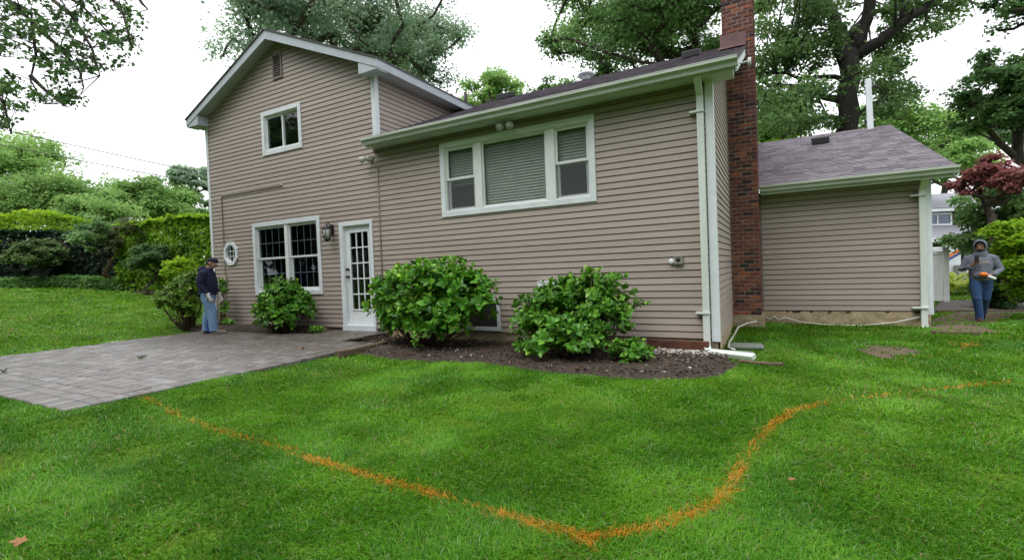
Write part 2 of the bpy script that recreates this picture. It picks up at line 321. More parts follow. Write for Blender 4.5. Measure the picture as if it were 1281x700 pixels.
class MB:
    def __init__(s): s.v = []; s.f = []; s.sm = []; s.rnd = []
    def add(s, v, f, smooth=False, rnd=0.0):
        o = len(s.v); s.v += [tuple(map(float, p)) for p in v]; s.f += [tuple(i+o for i in q) for q in f]
        s.sm += [smooth]*len(f); s.rnd += [rnd]*len(v); return s
    def box(s, x0, x1, y0, y1, z0, z1, rnd=0.0):
        return s.add([(x0, y0, z0), (x1, y0, z0), (x1, y1, z0), (x0, y1, z0), (x0, y0, z1), (x1, y0, z1), (x1, y1, z1), (x0, y1, z1)],
                     [(3, 2, 1, 0), (4, 5, 6, 7), (0, 1, 5, 4), (1, 2, 6, 5), (2, 3, 7, 6), (3, 0, 4, 7)], rnd=rnd)
    def prism(s, pts, d):
        """pts: planar loop of 3-D points, extruded by vector d"""
        n = len(pts); a = [Vector(p) for p in pts]; d = Vector(d); b = [p+d for p in a]
        return s.add(a+b, [tuple(range(n-1, -1, -1)), tuple(range(n, 2*n))]+[(i, (i+1) % n, n+(i+1) % n, n+i) for i in range(n)])
    def tube(s, pts, rad, n=8, cap=True, sq=None):
        pts = [Vector(p) for p in pts]
        if not isinstance(rad, list): rad = [rad]*len(pts)
        V = []; F = []; ref = None
        for i, p in enumerate(pts):
            t = (pts[min(i+1, len(pts)-1)]-pts[max(i-1, 0)]).normalized()
            if ref is None: ref = Vector((1, 0, 0)) if abs(t.x) < 0.8 else Vector((0, 1, 0))
            a = (ref-t*ref.dot(t)).normalized(); b = t.cross(a); ref = a
            r = rad[i]; ra, rb = (r if hasattr(r, '__len__') else (r, r))
            for k in range(n):
                th = 2*math.pi*k/n + (math.pi/n if sq else 0)
                V.append(p + a*math.cos(th)*ra*(1.414 if sq else 1) + b*math.sin(th)*rb*(1.414 if sq else 1))
        m = len(pts)
        for i in range(m-1):
            for k in range(n): F.append((i*n+k, i*n+(k+1) % n, (i+1)*n+(k+1) % n, (i+1)*n+k))
        if cap: F += [tuple(range(n-1, -1, -1)), tuple(range((m-1)*n, m*n))]
        return s.add(V, F, smooth=not sq)
    def ball(s, c, r, nu=12, nv=8):
        c = Vector(c); r = r if hasattr(r, '__len__') else (r, r, r); V = [c+Vector((0, 0, r[2]))]; F = []
        for j in range(1, nv):
            ph = math.pi*j/nv
            for i in range(nu):
                th = 2*math.pi*i/nu; V.append(c+Vector((r[0]*math.sin(ph)*math.cos(th), r[1]*math.sin(ph)*math.sin(th), r[2]*math.cos(ph))))
        V.append(c-Vector((0, 0, r[2]))); L = len(V)-1
        for i in range(nu): F.append((0, 1+i, 1+(i+1) % nu)); F.append((L, 1+(nv-2)*nu+(i+1) % nu, 1+(nv-2)*nu+i))
        for j in range(nv-2):
            for i in range(nu): F.append((1+j*nu+i, 1+(j+1)*nu+i, 1+(j+1)*nu+(i+1) % nu, 1+j*nu+(i+1) % nu))
        return s.add(V, F, smooth=True)
    def lathe(s, c, prof, n=14):
        c = Vector(c); V = []; F = []
        for r, z in prof:
            for k in range(n): V.append(c+Vector((r*math.cos(2*math.pi*k/n), r*math.sin(2*math.pi*k/n), z)))
        for i in range(len(prof)-1):
            for k in range(n): F.append((i*n+k, i*n+(k+1) % n, (i+1)*n+(k+1) % n, (i+1)*n+k))
        F += [tuple(range(n-1, -1, -1)), tuple(range((len(prof)-1)*n, len(prof)*n))]
        return s.add(V, F, smooth=True)
    def mesh(s, name, use_rnd=False):
        me = bpy.data.meshes.new(name); me.from_pydata(s.v, [], s.f)
        me.polygons.foreach_set('use_smooth', s.sm)
        if use_rnd:
            a = me.attributes.new('rnd', 'FLOAT', 'POINT'); a.data.foreach_set('value', np.array(s.rnd, np.float32))
        bm = bmesh.new(); bm.from_mesh(me); bmesh.ops.recalc_face_normals(bm, faces=bm.faces); bm.to_mesh(me); bm.free()
        me.update(); return me
    def build(s, name, m, parent=None, loc=None, use_rnd=False, bevel=0.0):
        o = link(name, s.mesh(name, use_rnd), m, parent, loc)
        if bevel:
            b = o.modifiers.new('bevel', 'BEVEL'); b.width = bevel; b.segments = 2; b.limit_method = 'ANGLE'
        return o
def box(name, m, parent, x0, x1, y0, y1, z0, z1, bevel=0.0): return MB().box(x0, x1, y0, y1, z0, z1).build(name, m, parent, bevel=bevel)

# ================================================================ GROUND
LEFT_X = -11.55
PAT_Z = -0.45
def hgt(x, y):
    x = np.asarray(x, float); y = np.asarray(y, float)
    z = -0.60 + 0.125*sstep(-4.2, -9.5, x)
    t = np.clip(LEFT_X-0.3-x, 0, None)
    z = z + 0.088*np.minimum(t, 13.6) + 0.02*np.clip(t-13.6, 0, 40)
    z = z - 0.2*sstep(3.6, 6.6, y)*sstep(-3, 1, x)
    z = z + 0.07*np.exp(-(((x-0.35)/0.6)**2+((y-2.4)/1.0)**2))
    z = z + 0.05*np.exp(-(((x-1.6)/2.2)**2+((y-3.3)/0.8)**2))
    z = z + 0.025*(fbm(x*0.7, y*0.7, 2)-0.5)
    dp = np.maximum(np.maximum(-11.55-x, x+5.38), np.maximum(-5.54-y, y+1.25))      # lawn comes up almost flush with the patio
    k = 1-sstep(0.05, 1.1, dp)
    return z*(1-k) + k*(-0.478-0.05*sstep(-4.2, -2.2, y))*1.0 + 0.012*k*(fbm(x*3, y*3, 2)-.5)
def H(x, y): return float(hgt(x, y))
def grid_mesh(name, xs, ys, zf):
    X, Y = np.meshgrid(xs, ys); Z = zf(X, Y); n = len(xs)
    v = np.stack([X.ravel(), Y.ravel(), Z.ravel()], 1)
    i = (np.arange(len(ys)-1)[:, None]*n+np.arange(n-1)[None]).ravel()
    return mesh_np(name, v, np.stack([i, i+1, i+n+1, i+n], 1), smooth=True)
xs = np.concatenate([np.linspace(-400, -60, 8), np.linspace(-55, -14, 42), np.arange(-13.5, 8, 0.25), np.linspace(9, 60, 26), np.linspace(80, 400, 7)])
ys = np.concatenate([np.linspace(-300, -40, 6), np.linspace(-35, -9.5, 18), np.arange(-9, 9, 0.25), np.linspace(9.5, 60, 36), np.linspace(80, 500, 8)])
tag(link('ground', grid_mesh('ground', xs, ys, hgt), 'lawn_soil'), kind='structure')

def in_poly(x, y, poly):
    x = np.asarray(x); y = np.asarray(y); r = np.zeros(x.shape, bool); n = len(poly)
    for i in range(n):
        x0, y0 = poly[i]; x1, y1 = poly[(i+1) % n]
        c = ((y0 > y) != (y1 > y)) & (x < (x1-x0)*(y-y0)/(y1-y0+1e-12)+x0); r ^= c
    return r
def poly_dist(x, y, pts):
    x = np.asarray(x); y = np.asarray(y); d = np.full(x.shape, 1e9)
    for (ax, ay), (bx, by) in zip(pts[:-1], pts[1:]):
        dx, dy = bx-ax, by-ay; L = dx*dx+dy*dy+1e-12
        t = np.clip(((x-ax)*dx+(y-ay)*dy)/L, 0, 1)
        d = np.minimum(d, np.hypot(x-ax-t*dx, y-ay-t*dy))
    return d
def sheet(name, poly, off, m, step=0.12, rough=0.0, kind='structure', fall=0.25):
    """a thin irregular sheet lying on the ground inside a polygon, edges tapering into it"""
    px = [p[0] for p in poly]; py = [p[1] for p in poly]
    gx = np.arange(min(px)-step, max(px)+2*step, step); gy = np.arange(min(py)-step, max(py)+2*step, step)
    X, Y = np.meshgrid(gx, gy); ins = in_poly(X, Y, poly)
    d = poly_dist(X, Y, poly+[poly[0]])*np.where(ins, 1, -1)
    Z = hgt(X, Y)+off*sstep(-0.02, fall, d)+0.004+rough*(fbm(X*4, Y*4, 3)-0.5)*sstep(0, 0.15, d)-0.03*(d < -0.5*step)
    n = len(gx); i = (np.arange(len(gy)-1)[:, None]*n+np.arange(n-1)[None]).ravel()
    f = np.stack([i, i+1, i+n+1, i+n], 1)
    keep = (d.ravel()[f] > -1.5*step).any(1)&(d.ravel()[f] > -1.2*step).all(1)
    f = f[keep]; used = np.unique(f); mp = np.full(X.size, -1); mp[used] = np.arange(len(used))
    v = np.stack([X.ravel(), Y.ravel(), Z.ravel()], 1)[used]
    return tag(link(name, mesh_np(name, v, mp[f], smooth=True), m), kind=kind)

# planting bed along the low wall
bed_px = [(405, 447), (440, 446), (520, 449), (600, 452), (660, 460), (740, 468), (800, 472), (850, 473), (900, 468), (918, 458)]
BED = [tuple(on_z(a, b, -0.57)[:2]) for a, b in bed_px]
BED = [(-6.3, -0.9), (-5.42, -1.2)] + BED[1:] + [(0.33, -0.72), (0.12, -0.4), (0.05, 0.05), (-6.3, 0.05)]
sheet('planting_bed', BED, 0.05, 'soil', 0.06, 0.07)
WBED = [(-12.3, -0.85), (-11.3, -0.72), (-10.2, -0.62), (-9.0, -0.6), (-8.1, -0.28), (-7.8, -0.02), (-12.45, -0.02)]
dirtA = [on_z(a, b, -0.57)[:2] for a, b in [(1075, 434), (1100, 429), (1130, 431), (1150, 437), (1125, 443), (1090, 444)]]
DIRT_A = [tuple(p) for p in dirtA]
def ragged(P, seed, amp):
    rr = random.Random(seed); Q = []
    for (ax, ay), (bx_, by_) in zip(P, P[1:]+P[:1]):
        for k in range(4): Q.append((ax+(bx_-ax)*k/4+rr.uniform(-amp, amp), ay+(by_-ay)*k/4+rr.uniform(-amp, amp)))
    return Q
DIRT_A = ragged(DIRT_A, 3, .12)
DIRT_B = [(3.1, 2.55), (3.7, 2.9), (4.0, 4.0), (4.9, 6.0), (5.6, 8.2), (4.7, 8.6), (3.9, 6.5), (3.25, 4.6), (3.2, 3.5)]
DIRT_B = ragged(DIRT_B, 5, .16)
sheet('bare_soil_patch', DIRT_A, 0.006, 'dirt', 0.06, 0.02)
sheet('worn_soil_track', DIRT_B, 0.006, 'dirt', 0.05, 0.02)
PATH = [(4.3, 8.6), (5.2, 8.35), (7.4, 8.9), (9.6, 11.5), (12, 17), (9.5, 17.5), (7.0, 12.9), (5.35, 12.3)]
sheet('path', PATH, 0.02, 'asphalt', 0.2, 0.0, fall=0.05)
DRIVE = [(1, 24), (30, 21), (30, 27), (1, 30)]
sheet('driveway', DRIVE, 0.02, 'concrete', 0.6, 0.0, fall=0.05)
LBED = [tuple(at(a, 356, d)[:2]) for a, d in [(-260, 19.0), (-120, 19.6), (0, 20.3), (100, 20.6), (165, 19.8), (215, 18.0), (262, 17.0)]]
LBED = LBED + [(-20.0, 9.0), (-44.0, 4.0), (-46, -12)]
sheet('border_bed', LBED, 0.08, 'soil', 0.35, 0.08, fall=0.5)

# ---------------------------------------------------------------- patio
PX0, PX1, PY0 = LEFT_X, -5.38, -5.54
def pat_back(x): return -0.02 if x > -7.95 else (-0.66 if x > -8.4 else -0.74)
patio = MB().box(PX0+0.02, PX1-0.02, PY0+0.02, -1.25, PAT_Z-0.16, PAT_Z-0.012)
patio.box(-6.32, -7.95, -1.25, -0.03, PAT_Z-0.16, PAT_Z-0.0125).box(PX0+0.02, -7.95, -1.25, -0.75, PAT_Z-0.16, PAT_Z-0.0125)
patio = tag(patio.build('patio', 'joint_sand'), kind='structure')
def paver_arr(lx, ly, h=0.06, c=0.011):
    x, y = lx/2, ly/2
    v = [(-x, -y, -h), (x, -y, -h), (x, y, -h), (-x, y, -h), (-x, -y, -c), (x, -y, -c), (x, y, -c), (-x, y, -c),
         (-x+c, -y+c, 0), (x-c, -y+c, 0), (x-c, y-c, 0), (-x+c, y-c, 0)]
    f = []
    for a in (0, 4):
        for i in range(4): f.append((a+i, a+(i+1) % 4, a+4+(i+1) % 4, a+4+i))
    f.append((8, 9, 10, 11)); return v, f
pav = []
row = 0.162; y = PY0
b = 0.115                                                      # border of narrow pavers set on end along the edges
xx = PX0
while xx < PX1-0.05: pav.append((xx+0.055, PY0+0.11, 0.107, 0.215)); xx += 0.112
yy = PY0+0.22; yl = yy
while yl < -1.35: pav.append((PX1-0.11, yl+0.055, 0.215, 0.107)); yl += 0.112
ry = yy; k = 0
while ry < -0.02:
    x = PX0 + (k % 3)*0.06
    lim = PX1-0.22 if ry < -1.3 else -6.32
    while x < lim-0.03:
        L = random.choice((0.162, 0.162, 0.242, 0.242, 0.322))
        if x+L > lim: L = lim-x
        if L > 0.06 and ry+row*0.6 < pat_back(x+L/2): pav.append((x+L/2, ry+row/2, L-0.013, row-0.013))
        x += L
    ry += row; k += 1
pav.sort(key=lambda p: (p[0]-CAM[0])**2+(p[1]-CAM[1])**2)
cache = {}; rest = MB()
for i, (cx, cy, lx, ly) in enumerate(pav):
    dz = random.uniform(-0.003, 0.003)
    if i < 300:
        key = (round(lx, 3), round(ly, 3))
        if key not in cache:
            v, f = paver_arr(*key); m_ = MB().add(v, f); cache[key] = m_.mesh('paver')
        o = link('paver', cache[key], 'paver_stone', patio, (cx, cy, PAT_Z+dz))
        o.rotation_euler = (random.gauss(0, 0.006), random.gauss(0, 0.006), random.gauss(0, 0.008))
    else:
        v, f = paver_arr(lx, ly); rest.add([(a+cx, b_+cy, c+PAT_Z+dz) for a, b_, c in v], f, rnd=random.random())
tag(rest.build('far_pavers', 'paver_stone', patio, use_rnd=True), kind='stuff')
sheet('border_soil', WBED, 0.12, 'soil', 0.07, 0.06, fall=0.1)

# ================================================================ HOUSE
house = empty('house', (-4.0, 0.0, -0.6), 'taupe vinyl sided split level house with white trim and brick chimney', 'house')
WORLDP.add(house.name)
S = 0.1016; ZB = -0.398
# --- walls (sheathing) with openings, then one board per siding course and stretch of wall
def wall_sheath(name, T, x0, x1, z0, z1, openings, top=None, th=0.12):
    """T maps (u, out, z) to world. out<0 is inside"""
    xs_ = sorted({x0, x1, *[o[i] for o in openings for i in (0, 1)]}); zs_ = sorted({z0, z1, *[o[i] for o in openings for i in (2, 3)]})
    m_ = MB()
    for a, b_ in zip(xs_[:-1], xs_[1:]):
        run = None
        for c, d in zip(zs_[:-1], zs_[1:]):
            if any(a >= o[0]-1e-6 and b_ <= o[1]+1e-6 and c >= o[2]-1e-6 and d <= o[3]+1e-6 for o in openings): continue
            m_.add([T(u, w_, z) for w_ in (-th, 0) for u, z in ((a, c), (b_, c), (b_, d), (a, d))],
                   [(0, 1, 2, 3), (7, 6, 5, 4), (0, 4, 5, 1), (1, 5, 6, 2), (2, 6, 7, 3), (3, 7, 4, 0)])
    if top:                                                        # gable triangle (or strip) above z1
        n = len(top); m_.add([T(u, w_, z) for w_ in (-th, 0) for u, z in top],
            [tuple(range(n)), tuple(range(2*n-1, n-1, -1))]+[(i, n+i, n+(i+1) % n, (i+1) % n) for i in range(n)])
    return m_.build(name, 'sheathing', house)
def board(T, wall, u0a, u1a, u0b, u1b, za, zb, zc):
    """one siding course piece from za to zb; zc is where its course starts; u limits at za and zb"""
    def out(z): return 0.020 - 0.013*(z-zc)/S
    lip = za-zc < 0.002
    zl = za+0.0140 if lip else za
    fr = (zl-za)/(zb-za)
    ul0, ul1 = u0a+(u0b-u0a)*fr, u1a+(u1b-u1a)*fr
    P = [(ul0, 0.0, zl-0.003), (ul1, 0.0, zl-0.003), (ul1, out(zl), zl), (ul0, out(zl), zl), (u1b, out(zb), zb), (u0b, out(zb), zb), (u1b, 0.0, zb), (u0b, 0.0, zb)]
    f = [(0, 1, 2, 3), (3, 2, 4, 5), (5, 4, 6, 7), (0, 3, 5, 7), (1, 6, 4, 2)]
    return MB().add([T(*p) for p in P], f)
def clad(T, wall, lo, hi, z0, z1, openings, joined=False):
    k0 = int(math.floor((z0-ZB)/S+1e-6)); k1 = int(math.ceil((z1-ZB)/S-1e-6)); J = MB(); n = 0
    for k in range(k0, k1):
        zc = ZB+k*S; za = max(zc, z0); zb = min(zc+S, z1)
        if zb-za < 0.016: continue
        L0, L1, H0, H1 = lo(za), lo(zb), hi(za), hi(zb)
        if H0-L0 < 0.06: continue
        if H1 < L1: H1 = L1 = (H1+L1)/2
        ops = sorted(o for o in openings if o[2] < zb-1e-4 and o[3] > za+1e-4)
        cur0, cur1 = L0, L1; pieces = []
        for o in ops:
            if o[0] > cur0+0.01: pieces.append((cur0, o[0], cur1, o[0], za, zb))
            if o[2]-za > 0.017: pieces.append((o[0], o[1], o[0], o[1], za, o[2]))
            if zb-o[3] > 0.017: pieces.append((o[0], o[1], o[0], o[1], o[3], zb))
            cur0 = cur1 = o[1]
        if H0 > cur0+0.01: pieces.append((cur0, H0, cur1, max(H1, cur1), za, zb))
        for p in pieces:
            bm_ = board(T, wall, p[0], p[1], p[2], p[3], p[4], p[5], zc)
            if joined: J.add(bm_.v, bm_.f)
            else: bm_.build('siding_board', 'siding', wall); n += 1
    if joined: tag(J.build('siding', 'siding', wall), kind='stuff')
    return n
F0 = lambda u, o, z: (u, -o, z)                                    # front wall, y = 0
FE = lambda u, o, z: (o, u, z)                                     # low block's end wall, x = 0
F2 = lambda u, o, z: (-6.41+o, u, z)                               # tall block's right side wall
FL = lambda u, o, z: (-12.4-o, u, z)
FW_ = lambda u, o, z: (u, 3.4-o, z)                                # wing front wall
FWE = lambda u, o, z: (3.14+o, u, z)
LW = (-10.634, -8.211, 0.351, 2.124); DO = (-7.605, -6.627, -0.431, 1.90)
PW = (-4.815, -1.748, 1.778, 3.179); GW = (-10.076, -8.658, 3.704, 4.738)
VT = (-9.557, -9.217, 5.417, 6.0)
OC = (-11.85, -11.28, 1.14, 1.72)
ins = lambda o, d=0.05: (o[0]+d, o[1]-d, o[2]+d, o[3]-d)
XL, XM, XP, ZE, SL = -12.4, -6.41, -9.405, 4.86, 0.43
ZG = 5.0
ops_t = [ins(LW), (DO[0]+.05, DO[1]-.05, ZB-.05, DO[3]-.05), ins(GW), ins(OC, 0.06)]
ZPK = ZG+SL*(XP-XL)
wt = wall_sheath('wall', F0, XL, XM, ZB, ZG, [o for o in ops_t], top=[(XL, ZG), (XM, ZG), (XP, ZPK)])
hi_t = lambda z: XM-0.0 if z <= ZG else XM-(z-ZG)/SL
lo_t = lambda z: XL if z <= ZG else XL+(z-ZG)/SL
clad(F0, wt, lo_t, hi_t, ZB, ZPK-0.03, [ins(LW, .02), (DO[0]+.02, DO[1]-.02, ZB-.1, DO[3]-.02), ins(GW, .02), ins(OC, .06), ins(VT, .02)])
wl = wall_sheath('wall', F0, XM, 0.0, ZB, 3.33, [ins(PW)])
clad(F0, wl, lambda z: XM+0.0005, lambda z: 0.0, ZB, 3.315, [ins(PW, .02)])
zr = lambda y: 3.625+0.43*y                                        # top of the low roof
we = wall_sheath('wall', FE, 0.0, 9.6, ZB, 3.33, [], top=[(0.0, 3.33), (9.6, 3.33), (4.8, zr(4.8)-0.14)])
clad(FE, we, lambda z: 0.0 if z < 3.33 else (z-3.33)/0.43, lambda z: 2.64, ZB, 4.4, [])
w2 = wall_sheath('wall', F2, 0.0, 8.2, 0.0, ZE, [])
clad(F2, w2, lambda z: 0.0, lambda z: min(8.2, max(0.0, (z-3.60)/0.43)), 3.62, ZE, [])
w3 = wall_sheath('wall', FL, 0.0, 8.2, -0.6, ZE, [])
clad(FL, w3, lambda z: 0.0, lambda z: 8.2, ZB, ZE, [], joined=True)
ww = wall_sheath('wall', FW_, 0.46, 3.14, -0.33, 2.06, [])
clad(FW_, ww, lambda z: 0.52, lambda z: 3.14, -0.296, 2.05, [])
wx = wall_sheath('wall', FWE, 3.4, 13.0, -0.33, 2.06, [], top=[(3.4, 2.06), (13.0, 2.06), (8.2, 3.9)])
clad(FWE, wx, lambda z: 3.4 if z < 2.06 else 3.4+(z-2.06)/0.37, lambda z: 13.0 if z < 2.06 else 13.0-(z-2.06)/0.37, -0.296, 3.85, [], joined=True)
# back of the house and rooms (closed shell, plain)
m_ = MB().box(XL, XM, 8.2, 8.32, -0.6, ZE).box(XM, 0.0, 9.48, 9.6, -0.7, 3.33).box(0.0, 3.14, 12.88, 13.0, -0.9, 2.06)
m_.build('back_wall', 'siding', house)
MB().box(XL+.12, XM-.12, .12, 8.2, 2.45, 2.6).box(XL+.12, XM-.12, 3.2, 3.3, -0.5, 2.45).box(XL+.12, XM-.12, 3.2, 3.3, 2.6, 4.85).box(XM+.02, -.12, 3.6, 3.7, 0.8, 3.3).box(XM+.02, -.12, .12, 3.6, .8, .9).box(XL+.12, XM-.12, .12, 3.2, -.6, -.5).build('room_partition', 'room_paint', house)
# --- foundations
MB().box(XL+.02, -0.006, 0.006, 0.13, -0.8, ZB-.002).build('foundation', 'foundation', house)
MB().box(-.13, -.007, 0.131, 9.5, -0.9, ZB-.002).build('foundation', 'foundation', house)
def rough_strip(name, T, u0, u1, z0, z1, depth=0.03):
    nu, nz = int((u1-u0)/0.05)+2, 8; U = np.linspace(u0, u1, nu); Z = np.linspace(z0, z1, nz); v = []; rr = np.random.default_rng(5)
    X, Y = np.meshgrid(U, Z); D = depth*(fbm(X*5+3, Y*7, 3)) ; D[-1] *= 0.2
    crack = np.abs(fbm(X*2.2+9, Y*6+4, 3)-0.5) < 0.03; D = D-0.02*crack
    v = [T(u, 0.004+d, z) for u, z, d in zip(X.ravel(), Y.ravel(), D.ravel())]
    i = (np.arange(nz-1)[:, None]*nu+np.arange(nu-1)[None]).ravel()
    return link(name, mesh_np(name, v, np.stack([i, i+1, i+nu+1, i+nu], 1)), 'foundation', house)
MB().box(0.0, 3.13, 3.41, 3.55, -0.95, -0.30).build('foundation', 'foundation', house)
rough_strip('stucco_coat', FW_, 0.5, 3.13, -0.85, -0.302)
rough_strip('stucco_coat', FE, 0.0, 2.66, -0.8, ZB+0.01)
rough_strip('stucco_coat', lambda u, o, z: (u, 2.62-o, z), -0.02, 0.55, -0.8, -0.305, 0.05)
MB().box(-0.02, 0.55, 2.62, 3.4, -0.8, -0.31).build('foundation', 'foundation', house)
# --- corner posts
def corner(x0, x1, y0, y1, z0, z1, nm='corner_post'): return box(nm, 'white_trim', house, x0, x1, y0, y1, z0, z1, bevel=0.004)
corner(-0.085, 0.024, -0.026, 0.095, -0.424, 3.325)
corner(XL-0.026, XL+0.075, -0.026, 0.08, ZB-0.02, ZE+.02)
corner(XM-0.085, XM+0.026, -0.026, 0.085, 3.56, ZE+0.0)
corner(3.05, 3.17, 3.372, 3.48, -0.35, 2.06)
MB().box(0.0, 0.022, 2.60, 2.638, ZB, 4.6).build('siding_channel', 'dark_vinyl', house)
MB().box(0.50, 0.535, 3.372, 3.40, -0.31, 2.06).build('siding_channel', 'dark_vinyl', house)

# --- tall block roof
OV = 0.30; XRL, XRR = -12.77, -6.04
def rake_z(x): return 6.47-SL*abs(x-XP)                            # top of the shingles at the front edge
roof_t = MB()
for sx in (-1, 1):
    xe = XRL-0.02 if sx < 0 else XRR+0.02
    z0, z1 = rake_z(xe), rake_z(XP)
    roof_t.add([(xe, y_, z0+d) for y_ in (-OV-.025, 8.5) for d in (-0.028, 0)]+[(XP, y_, z1+d) for y_ in (-OV-.025, 8.5) for d in (-0.028, 0)],
               [(0, 1, 3, 2), (4, 6, 7, 5), (0, 4, 5, 1), (2, 3, 7, 6), (1, 5, 7, 3), (0, 2, 6, 4)])
roof_t = roof_t.build('roof', 'roof_deck', house)
FH = 0.20
for sx in (-1, 1):
    xe = XRL if sx < 0 else XRR; ze, zp = rake_z(xe)-.03, rake_z(XP)-.03
    MB().prism([(xe, -OV, ze), (XP, -OV, zp), (XP, -OV, zp-FH), (xe, -OV, ze-FH+0.03)], (0, 0.03, 0)).build('rake_board', 'white_trim_shaded', house)
    xw = XL if sx < 0 else XM
    # sloping soffit panels, one by one
    n = 10
    for i in range(n):
        a = xe+(XP-xe)*i/n; b_ = xe+(XP-xe)*(i+1)/n; g = 0.004*(1 if b_ > a else -1)
        za, zb = rake_z(a+g)-.03-FH+0.055, rake_z(b_)-.03-FH+0.055
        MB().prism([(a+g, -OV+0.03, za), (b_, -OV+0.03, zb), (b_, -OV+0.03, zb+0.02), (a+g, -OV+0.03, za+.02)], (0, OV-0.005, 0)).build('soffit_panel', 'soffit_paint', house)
    # eave: fascia and flat soffit running back, boxed return at the gable end
    x_in, x_out = xw, xe
    MB().box(min(xe, xe-sx*.03), max(xe, xe-sx*.03), -OV+.031, 8.45, ze-FH+0.03, ze).build('fascia', 'white_trim_shaded', house)
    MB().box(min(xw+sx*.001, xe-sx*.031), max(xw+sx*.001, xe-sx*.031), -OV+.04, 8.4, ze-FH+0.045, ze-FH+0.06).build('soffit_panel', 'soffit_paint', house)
    xr = xw-sx*0.14
    zt = rake_z(xr)-.03-FH+.02
    MB().prism([(xe-sx*.012, -OV+.012, ze-FH+0.002), (xr, -OV+.012, ze-FH+0.002), (xr, -OV+.012, zt), (xe-sx*.012, -OV+.012, ze-FH+0.04)], (0, OV-0.02, 0)).build('eave_return', 'white_trim_shaded', house)

# --- low block roof: deck, shingles, gutter, soffit
def shingled(name, parent, P, U, V_, lu, lv, seed):
    """shingle tabs on a plane: P origin at the eave, U along it, V_ up the slope"""
    rr = random.Random(seed); N = Vector(U).cross(Vector(V_)).normalized(); P = Vector(P); U = Vector(U); V_ = Vector(V_); m_ = MB(); k = 0; v = 0.0
    while v < lv:
        u = -rr.uniform(0, 0.3); e = min(0.145, lv-v)
        while u < lu:
            L = rr.choice((0.16, 0.2, 0.3)); a, b_ = max(u, 0), min(u+L-0.006, lu); t = rr.uniform(0.007, 0.013)
            if b_-a > 0.02:
                p = [P+U*a+V_*v, P+U*b_+V_*v, P+U*b_+V_*(v+e+0.01), P+U*a+V_*(v+e+0.01)]
                q_ = [x+N*(t if i < 2 else 0.002) for i, x in enumerate(p)]
                m_.add(p[:2]+q_, [(0, 1, 3, 2), (2, 3, 4, 5), (0, 2, 5), (1, 4, 3)], rnd=rr.random())
            u += L
        v += 0.14; k += 1
    return tag(m_.build(name, 'shingle', parent, use_rnd=True), kind='stuff')
XLR0, XLR1 = -6.47, 0.36
YE = -0.33
cs = 1/math.hypot(1, 0.43); sn = 0.43*cs
roof_l = MB().prism([(XM, YE, zr(YE)-.03), (XM, 4.8, zr(4.8)-.03), (XM, 9.93, zr(YE)-.03), (XM, 9.93, zr(YE)-.075), (XM, 4.8, zr(4.8)-.075), (XM, YE, zr(YE)-.075)], (XLR1-XM, 0, 0))
roof_l.box(XM-.1, XM, YE, -0.03, zr(YE)-.06, zr(YE)-.035)
roof_l = roof_l.build('roof', 'roof_deck', house)
shingled('shingles', roof_l, (XM+.003, YE-.02, zr(YE)-.038), (1, 0, 0), (0, cs, sn), XLR1-XM, 5.13/cs, 4)
def gutter(name, x0, x1, yb, zt, d=0.115, h=0.115):
    prof = [(yb, zt), (yb, zt-h), (yb-d*0.55, zt-h), (yb-d*0.62, zt-h*0.55), (yb-d, zt-h*0.3), (yb-d, zt), (yb-d+.01, zt), (yb-d+.01, zt-h*.26), (yb-d*.6+.01, zt-h*.5), (yb-d*.55+.008, zt-h+.008), (yb-.006, zt-h+.008), (yb-.006, zt)]
    n = len(prof); V = [(x, a, b_) for x in (x0, x1) for a, b_ in prof]
    F = [(i, (i+1) % n, n+(i+1) % n, n+i) for i in range(n)]
    g_ = MB().add(V, F)
    for x in (x0, x1-0.003):
        m2 = MB().prism([(x, a, b_) for a, b_ in prof[:6]], (0.003, 0, 0)); g_.add(m2.v, m2.f)
    g_.tube([(x0, yb-d+.004, zt+.001), (x1, yb-d+.004, zt+.001)], 0.008, 6)
    return g_.build(name, 'gutter_paint', house)
gutter('gutter', XLR0, XLR1+.012, YE+.025, zr(YE)-0.03)
box('fascia', 'gutter_paint', house, XLR0+.03, XLR1-.05, YE+.026, YE+.05, 3.325, zr(YE)-.077)
MB().box(XM-.06, 0.30, YE+.05, -0.0015, 3.318, 3.334).build('soffit_panel', 'gutter_paint', house)
MB().box(XM-.075, -0.1, -0.05, -0.021, 3.262, 3.317).build('frieze_board', 'dark_vinyl', house)
# right rake of the low roof with its boxed end
MB().prism([(XLR1-.03, YE+.05, zr(YE)-.08), (XLR1-.03, 4.8, zr(4.8)-.08), (XLR1-.03, 4.8, zr(4.8)-.2), (XLR1-.03, YE+.05, zr(YE)-.2)], (0.026, 0, 0)).build('rake_board', 'white_trim', house)
MB().prism([(0.025, YE+.055, 3.335), (0.025, 0.16, 3.335), (0.025, 0.16, zr(.16)-.085), (0.025, YE+.055, zr(YE)-.085)], (0.27, 0, 0)).build('eave_return', 'gutter_paint', house)
MB().prism([(0.022, 0.17, zr(.17)-.21), (0.022, 4.8, zr(4.8)-.21), (0.022, 4.8, zr(4.8)-.19), (0.022, 0.17, zr(.17)-.19)], (XLR1-.06, 0, 0)).build('soffit_panel', 'soffit_paint', house)
